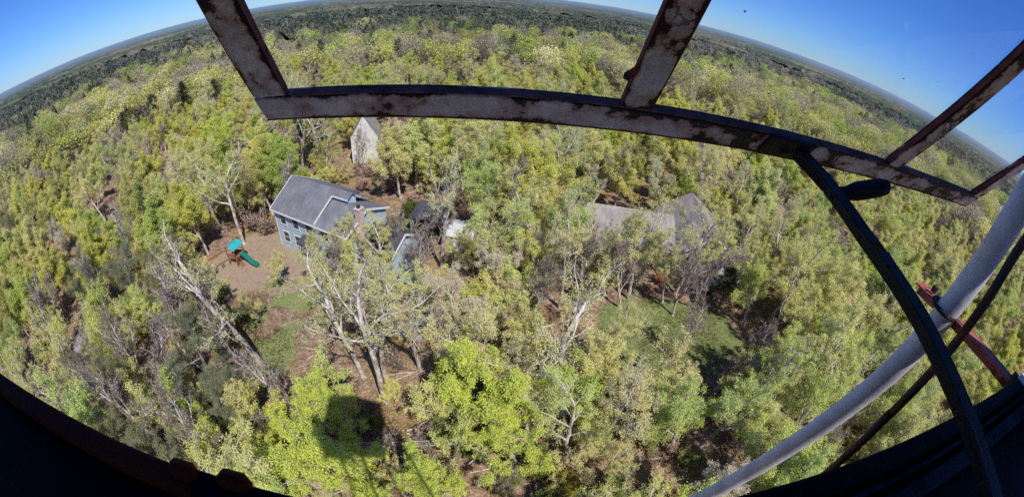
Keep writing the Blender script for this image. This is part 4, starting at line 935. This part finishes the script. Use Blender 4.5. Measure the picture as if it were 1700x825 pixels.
near, rest = pts[:N_IND], pts[N_IND:]
def bound(az):                               # how far the pale hardwoods reach before the pine belt
    return float(np.interp(az, [-90, -75, -50, -25, -3, 15, 30, 49, 90], [120, 125, 185, 150, 132, 165, 225, 255, 230]))
def species(r, az, x, y):
    n = float(fbm(x / 22, y / 22, 55, 3)); u = pr.random()
    if r > 40 and u > (0.45 if abs(az) > 20 else 0.55):
        v = pr.random(); return 'full' if v < .86 else ('bare' if v < .95 else 'olive')
    u = pr.random()
    if az > 34: return 'dense' if u < 0.62 else ('oak' if u < 0.82 else ('bright' if u < .9 else ('cream' if u < .95 else 'bare')))
    if az < -52: 
        if n > 0.58: return 'bare' if u < .55 else 'olive'
        return 'dense' if u < 0.42 else ('oak' if u < 0.72 else ('olive' if u < .82 else ('bare' if u < .92 else 'cream')))
    if az > 5 and r < 46: return 'oak' if u < .5 else ('bare' if u < .74 else ('dense' if u < .84 else ('cream' if u < .94 else 'bright')))
    if r < 30: return 'oak' if u < 0.66 else ('bright' if u < 0.78 else ('bare' if u < .9 else 'cream'))
    return 'oak' if u < 0.60 else ('dense' if u < 0.78 else ('bright' if u < .84 else ('cream' if u < .91 else 'bare')))
LOOK = {'oak': 'yellow-green budding oak', 'bright': 'lime-green maple', 'cream': 'cream-tinged blossoming tree', 'bare': 'bare grey-brown twiggy tree', 'olive': 'grey-olive twiggy tree', 'dense': 'airy pale-green leafy tree', 'full': 'full rounded leafy tree'}
def place_words(r, az):
    if az > 52: return 'in the thick canopy beyond the pale pipe' if r < 45 else 'far right beneath the sash end'
    if az > 34: return 'right of the ranch house under the stay arm' if r < 50 else 'beyond the stay arm handle'
    if az > 6: return 'between the right lawn and the fence' if r < 24 else ('around the ranch house' if r < 48 else 'on the slope behind the ranch house')
    if az > -17: return 'near the fence at bottom centre' if r < 24 else ('behind the garage and shed' if r < 55 else 'seen through the middle window pane')
    if az > -42: return 'below the left lawn' if r < 24 else ('around the blue house' if r < 58 else 'in the woods behind the blue house')
    if az > -60: return 'by the lower left sill' if r < 22 else ('left of the play set' if r < 50 else 'left of the sash corner')
    return 'over the grey road at left' if r < 45 else 'on the far left rise'
TINT = {'full': [(1, 1, 1), (1.0, .98, .75), (.84, .93, .68), (.92, .88, .92), (.74, .86, .62), (.95, 1.0, 1.15), (1, .97, .85), (.70, .71, .64), (1.0, 1.0, .7), (1.03, 1.0, 1.2)], 'oak': [(1, 1, 1), (1.05, 1.02, .85), (.9, 1.0, .85), (1.05, .98, 1.2)], 'dense': [(1, 1, 1), (.82, .95, .8), (1.1, 1.05, 1.15), (.9, 1.0, .7)], 'bright': [(1, 1, 1), (1.1, 1, 1)],
        'cream': [(1, 1, 1), (1, .95, .95), (.85, .95, .8)], 'bare': [(1, 1, 1)], 'olive': [(1, 1, 1), (1.15, 1.1, .9)]}
for r, az, x, y in near:
    k = species(r, az, x, y); wds = place_words(r, az)
    sc = pr.uniform(0.78, 1.12) * (0.72 if r < 14 else (0.85 if r < 24 else 1.0))
    if -30 < az < -20 and 48 < r < 60: sc *= .7
    plant(k, x, y, '%s %s' % (LOOK[k], wds), '%ss %s' % (LOOK[k], wds), sc, pr.uniform(0, 6.28), None, pr.choice(TINT[k]), float(ground_z(x, y)), (pr.gauss(0, .05), pr.gauss(0, .05)))

nyo = 0
while nyo < 285:
    az = pr.uniform(-80, 80); r = math.sqrt(pr.uniform(64, 62 ** 2)); x, y = r * math.sin(R(az)), r * math.cos(R(az))
    if blocked(x, y, r, az) or (keep_prob(x, y, r, az) < .15 and pr.random() < .7) or (keep_prob(x, y, r, az) < .06 and r > 27): continue
    plant('young', x, y, 'slim young tree in fresh leaf ' + place_words(r, az), 'slim young trees ' + place_words(r, az), pr.uniform(.45, 1.15), pr.uniform(0, 6.28), None, pr.choice(TINT['oak']), float(ground_z(x, y))); nyo += 1

# a few dark pines standing among the hardwoods
for i, (x, y, s, lab) in enumerate([(-35.5, 56.0, 0.75, 'blue-green pine behind the left end of the blue house'), (-32.0, 57.5, 0.7, 'blue-green pine right of the one behind the blue house'), (-86, 70, 1.0, 'dark pine standing above the canopy at far left'),
                                   (-80, 74, 1.1, 'tall dark pine next to the one at far left'), (-74, 80, 0.95, 'dark pine left of the sash stile in the canopy'), (-92, 62, 0.9, 'dark pine at the left edge of the woods'), (22.5, 30.5, 0.5, 'small dark evergreen by the right lawn')]):
    plant('pine', x, y, lab, None, s, i * 1.3, i, (1.5, 1.7, 1.8) if i < 2 else (1, 1, 1))

# shrubs
SHR = [('dry', -32.8, 38.2, 1.5, 'large red-brown leafless shrub between the slide and the blue house', (1, .8, .8)), ('dry', -31.3, 37.2, 1.2, 'smaller red-brown shrub at the left corner of the blue house', (1, .8, .8)),
       ('dry', -20.6, 54.8, 1.7, 'pink-budded leafless shrub behind the chimney, left one', (1.9, 1.25, 1.5)), ('dry', -17.6, 53.0, 1.6, 'pink-budded leafless shrub behind the chimney, right one', (1.9, 1.25, 1.5)),
       ('dry', -23.4, 54.6, 1.3, 'pink-budded leafless shrub at the foot of the white gable', (1.9, 1.25, 1.5)), ('dry', -18.9, 50.6, 1.4, 'pink-budded leafless shrub nearest the blue house', (1.8, 1.25, 1.4)), ('dry', -22.2, 50.4, 1.2, 'pink-budded leafless shrub behind the gable step', (1.8, 1.25, 1.4)), ('dry', -16.2, 56.2, 1.5, 'pink-budded leafless shrub farthest right in its row', (1.9, 1.25, 1.5)),
       ('shrub', -13.6, 44.4, 1.0, 'round green bush on the grass behind the garage', (.35, .45, .35)), ('shrub', -14.4, 42.0, 0.6, 'low green bush against the back of the garage', (.35, .45, .35)),
       ('dry', 17.3, 34.6, 1.1, 'orange-leaved shrub in front of the ranch house', (2.6, 1.25, .55)), ('dry', 18.9, 33.4, 0.6, 'small rust-red shrub right of the orange-leaved one', (2.0, .8, .6)), ('dry', 10.6, 36.2, 0.8, 'rust-red shrub under the blossoming tree by the ranch house', (1.9, .7, .6)),
       ('dry', -1.0, 19.5, 1.2, 'dark red-brown shrub behind the lime-green maple', (.8, .55, .55)), ('dry', 1.2, 21.0, 1.0, 'dark red shrub left of the fence oak', (.8, .55, .55)),
       ('dry', -11.0, 25.5, 1.0, 'grey leafless bush at the drive edge', (1, 1, 1))]
for k, x, y, s, lab, tn in SHR: plant(k, x, y, lab, None, s, None, None, tn, float(ground_z(x, y)))
nsh = 0
while nsh < 170:
    az = pr.uniform(-70, 75); r = pr.uniform(8, 46); x, y = r * math.sin(R(az)), r * math.cos(R(az))
    if blocked(x, y, r, az): continue
    k = 'dry' if pr.random() < 0.5 else 'shrub'; nm = ('dry brown understorey shrub ' if k == 'dry' else 'green understorey shrub ') + place_words(r, az)
    tn = pr.choice([(1, 1, 1), (1.4, 1.1, .8), (.8, .7, .7), (1.6, 1.3, 1.2)]) if k == 'dry' else pr.choice([(1, 1, 1), (1.5, 1.2, .8), (.8, .9, .8)])
    plant(k, x, y, nm, nm.replace('shrub', 'shrubs'), pr.uniform(.4, 1.0), None, None, tn, float(ground_z(x, y))); nsh += 1

# fallen branches and low undergrowth that nobody could count
tr = Tree(5)
for _ in range(620):
    az = rng.uniform(-75, 75); r = rng.uniform(8, 48); x, y = r * math.sin(R(az)), r * math.cos(R(az))
    if blocked(x, y, r, az): continue
    a = rng.uniform(0, 6.28); z = float(ground_z(x, y)) + 0.06
    P, _ = tr.path(np.array([x, y, z]), np.array([math.cos(a), math.sin(a), 0.0]), rng.uniform(0.8, 4.2), 4, 0.12, 0.0); P[:, 2] = np.clip(P[:, 2], z - 0.04, z + 0.5)
    tr.tube(P, np.linspace(rng.uniform(.02, .07), 0.01, 5), 5)
me = tr.wood('fallen_branches'); me.materials.append(M['bark']); o = bpy.data.objects.new('fallen_branches', me); link(o); tag(o, 'fallen grey branches strewn over the brown leaf litter', 'branches', None, 'stuff')
n = 42000; az = rng.uniform(R(-75), R(75), n); r = np.sqrt(rng.uniform(49, 52 ** 2, n)); x, y = r * np.sin(az), r * np.cos(az)
m = (fbm(x / 5, y / 5, 61, 3) > 0.5); m &= ~in_poly(x, y, DIRT) & ~in_poly(x, y, DRIVE) & ~in_poly(x, y, ROAD); x, y = x[m], y[m]
C = np.stack([x, y, ground_z(x, y) + rng.uniform(0, 0.35, len(x))], 1)
V, F, tn = leaf_arrays(C, np.tile([0, 0, 1.0], (len(C), 1)), 4, 0.17, 0.16, 0.4, 0.5, rng)
me = np_mesh('undergrowth', V, F, tint=tn); me.materials.append(foliage('leaf_undergrowth', (0.12, 0.09, 0.035), (0.26, 0.24, 0.09))); o = bpy.data.objects.new('undergrowth', me); link(o); tag(o, 'low sprouting undergrowth and dead leaves under the trees', 'undergrowth', None, 'stuff')
def blades(poly, n, name, lab):
    xs = [p[0] for p in poly]; ys = [p[1] for p in poly]; x = rng.uniform(min(xs) - 1, max(xs) + 1, n); y = rng.uniform(min(ys) - 1, max(ys) + 1, n)
    m = soft_poly(x, y, poly) > 0.45; x, y = x[m], y[m]; C = np.stack([x, y, ground_z(x, y) - 0.01], 1)
    V, F, tn = leaf_arrays(C, np.tile([0, 0, 1.0], (len(C), 1)), 3, 0.12, 0.04, 1.6, 0.25, rng)
    me = np_mesh(name, V, F, tint=tn); me.materials.append(M['grass']); o = bpy.data.objects.new(name, me); link(o); tag(o, lab, 'grass', None, 'stuff')
M['grass'] = foliage('grass_blades', (0.10, 0.15, 0.04), (0.30, 0.38, 0.12), 0.3)
blades(LAWN_R, 26000, 'grass', 'green lawn grass in front of the ranch house'); blades(LAWN_L, 7000, 'grass', 'thin green lawn grass below the play set'); blades(LAWN_B, 9000, 'grass', 'patch of grass behind the garage')

# ------------------------------------------------------------------ the wood beyond: canopy as mass
def shade_mat(name, transl):
    t = MT(name); col = t.mix(1.0, t.attr('shade', 'Color'), t.ramp(t.attr('tint'), [(0.0, 0.78), (1.0, 1.2)]), 'MULTIPLY')
    p = t.n('ShaderNodeBsdfPrincipled'); t.l(col, p.inputs['Base Color']); p.inputs['Roughness'].default_value = 0.6; p.inputs['Specular IOR Level'].default_value = 0.2
    tr = t.n('ShaderNodeBsdfTranslucent'); t.l(col, tr.inputs[0]); mx = t.n('ShaderNodeMixShader'); mx.inputs[0].default_value = transl
    t.l(p.outputs[0], mx.inputs[1]); t.l(tr.outputs[0], mx.inputs[2]); return t.done(mx.outputs[0])
M['mass'] = shade_mat('canopy_mass', 0.35); M['mass_pine'] = shade_mat('pine_mass', 0.38)
def crown_template(seed, lumps, per, size, rx, rz, zc):
    r = np.random.default_rng(seed); C = []; D = []
    for _ in range(lumps):
        d = r.normal(0, 1, 3); d[2] = abs(d[2]) * 0.9 - 0.25; d /= np.linalg.norm(d); c = d * np.array([rx, rx, rz]) * r.uniform(0.55, 0.88) + [0, 0, zc]
        u = r.normal(0, 1, (per, 3)); u /= np.linalg.norm(u, axis=1)[:, None]; q = c + u * np.array([rx, rx, rz]) * 0.36 * r.uniform(0.5, 1, (per, 1)) ** 0.5
        C.append(q); D.append(u * 0.8 + [0, 0, .2])
    C = np.concatenate(C); D = np.concatenate(D)
    return leaf_arrays(C, D, 1, size, 0.05, 0.0, 0.8, r, 0.28)
def pine_template(seed, n, size, rad, h, zc):
    r = np.random.default_rng(seed); f = r.uniform(0, 1, n) ** 0.8; a = r.uniform(0, 6.28, n); rr = rad * (1.05 - f) ** 0.75 * r.uniform(0.35, 1, n)
    C = np.stack([np.cos(a) * rr, np.sin(a) * rr, zc + f * h], 1); D = np.stack([np.cos(a), np.sin(a), np.full(n, .3)], 1)
    return leaf_arrays(C, D, 1, size, 0.05, 0.0, 0.6, r, 0.2)
def with_limbs(T, seed):
    V, F, tn = T; r = np.random.default_rng(seed); vs = []; n = 0
    def strip(a, b, w0, w1):
        a, b = np.array(a), np.array(b); d = b - a
        for ref in ((1, 0, 0), (0, 1, 0)):
            s = np.cross(d, ref); s = s / (np.linalg.norm(s) + 1e-9); vs.append(np.stack([a - s * w0, a + s * w0, b + s * w1, b - s * w1]))
    strip((0, 0, 0), (r.normal(0, .4), r.normal(0, .4), 8), .16, .10)
    for _ in range(9):
        z = r.uniform(4, 8.5); a = r.uniform(0, 6.28); l = r.uniform(2.5, 4.6); m = np.array([math.cos(a) * l * .5, math.sin(a) * l * .5, z + l * .45]); strip((0, 0, z), m, .08, .06); strip(m, m + np.array([math.cos(a + .4) * l * .5, math.sin(a + .4) * l * .5, l * .5]), .06, .025)
    L = np.concatenate(vs); k = len(vs)
    return np.concatenate([V, L]), np.concatenate([F, len(V) + np.arange(k * 4).reshape(-1, 4)]), np.concatenate([tn, np.full(k, -1.0)])
def mass(name, trees, temps, mat, lab, cat='woods'):
    VV, FF, TT, SS = [], [], [], []; o = 0
    for i, (x, y, s, hgt, colr) in enumerate(trees):
        h_ = float(np.clip((math.hypot(x, y) - 90) / 2200, 0, 0.34)); colr = tuple(np.array(colr) * (1 - h_) + np.array((0.30, 0.38, 0.46)) * h_)  # distance haze blended into each tree's own colour
        V, F, tn = temps[i % len(temps)]; a = rng.uniform(0, 6.28); ca_, sa_ = math.cos(a), math.sin(a)
        W = V * np.array([s, s, hgt]); W = np.stack([W[:, 0] * ca_ - W[:, 1] * sa_ + x, W[:, 0] * sa_ + W[:, 1] * ca_ + y, W[:, 2] + relief(x, y)], 1)
        VV.append(W.astype(np.float32)); FF.append(F + o); o += len(W); TT.append(np.where(tn < 0, 0.6, tn)); sh_ = np.tile(np.array([*colr, 1.0], np.float32), (len(F), 1)); sh_[tn < 0] = (.42, .38, .33, 1); SS.append(sh_)
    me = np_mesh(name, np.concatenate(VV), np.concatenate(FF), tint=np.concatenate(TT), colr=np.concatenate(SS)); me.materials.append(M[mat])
    o = bpy.data.objects.new(name, me); link(o); return tag(o, lab, cat, None, 'stuff')
HARD = [(0.66, 0.64, 0.17), (0.74, 0.70, 0.26), (0.54, 0.62, 0.12), (0.70, 0.64, 0.34), (0.56, 0.49, 0.32), (0.46, 0.52, 0.15), (0.46, 0.39, 0.29), (0.24, 0.28, 0.12)]
HARDP = [.22, .16, .14, .11, .10, .12, .11, .04]
def hard_col(x, y):
    g = float(fbm(x / 28, y / 28, 71, 3)); q = np.array(HARDP) * np.array([1, 1, 2.2 * g, 1, 1, 1.4 * g, 2 - 2 * g, 1]); 
    c = np.array(HARD[rng.choice(len(HARD), p=q / q.sum())]); return tuple(c * rng.uniform(0.72, 1.1) * (0.72 + 0.5 * float(fbm(x / 40, y / 40, 73, 2))))
A, B = [], []
for r, az, x, y in rest:
    lim = bound(az) * (0.85 + 0.35 * float(fbm(x / 30, y / 30, 41, 3)))
    lim *= math.exp(rng.normal(0.10, 0.24))
    if r < lim: A.append((x, y, rng.uniform(.8, 1.25), rng.uniform(.85, 1.15), hard_col(x, y)))
    elif rng.random() < 0.72: B.append((x, y, rng.uniform(.8, 1.2), rng.uniform(.8, 1.15), tuple(np.array((0.17, 0.195, 0.10)) * rng.uniform(.6, 1.5))))
    else: A.append((x, y, rng.uniform(.7, 1.0), rng.uniform(.75, .95), tuple(np.array((0.33, 0.28, 0.18)) * rng.uniform(.7, 1.3))))
tmpl = [with_limbs(crown_template(200 + i, 14 + 3 * (i % 4), 80 - 5 * (i % 4), 0.38, 3.6 + 0.35 * (i % 5), 3.4 + 0.5 * (i % 3), 8.6 + 0.5 * (i % 3)), 300 + i) for i in range(10)]
ptm = [pine_template(220 + i, 330, 0.8, 2.9, 8.5, 3.6) for i in range(4)]
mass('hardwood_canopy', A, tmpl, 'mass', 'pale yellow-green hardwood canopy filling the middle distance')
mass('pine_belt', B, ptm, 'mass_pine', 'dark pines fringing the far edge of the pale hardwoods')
print('trees: individual', len(near) + len(HERO), 'canopy', len(A), 'pines', len(B))
A2, B2 = [], []
for _ in range(11500):
    az = rng.uniform(-90, 90); r = math.sqrt(rng.uniform(292 ** 2, 760 ** 2)); x, y = r * math.sin(R(az)), r * math.cos(R(az))
    n = float(fbm(x / 60, y / 60, 43, 4)) + 0.00018 * (r - 300)
    if n < 0.53: B2.append((x, y, rng.uniform(.9, 1.6), rng.uniform(.85, 1.25), tuple(np.array((0.175, 0.195, 0.115)) * rng.uniform(.55, 1.5))))
    else: A2.append((x, y, rng.uniform(.8, 1.2), rng.uniform(.7, 1.0), tuple(np.array((0.26, 0.22, 0.16) if rng.random() < .65 else (0.33, 0.32, 0.13)) * rng.uniform(.7, 1.3))))
t3 = [crown_template(240 + i, 8, 14, 1.5, 4.6, 3.8, 8.2) for i in range(4)]; p3 = [pine_template(260 + i, 100, 1.35, 3.0, 9.0, 3.2) for i in range(4)]
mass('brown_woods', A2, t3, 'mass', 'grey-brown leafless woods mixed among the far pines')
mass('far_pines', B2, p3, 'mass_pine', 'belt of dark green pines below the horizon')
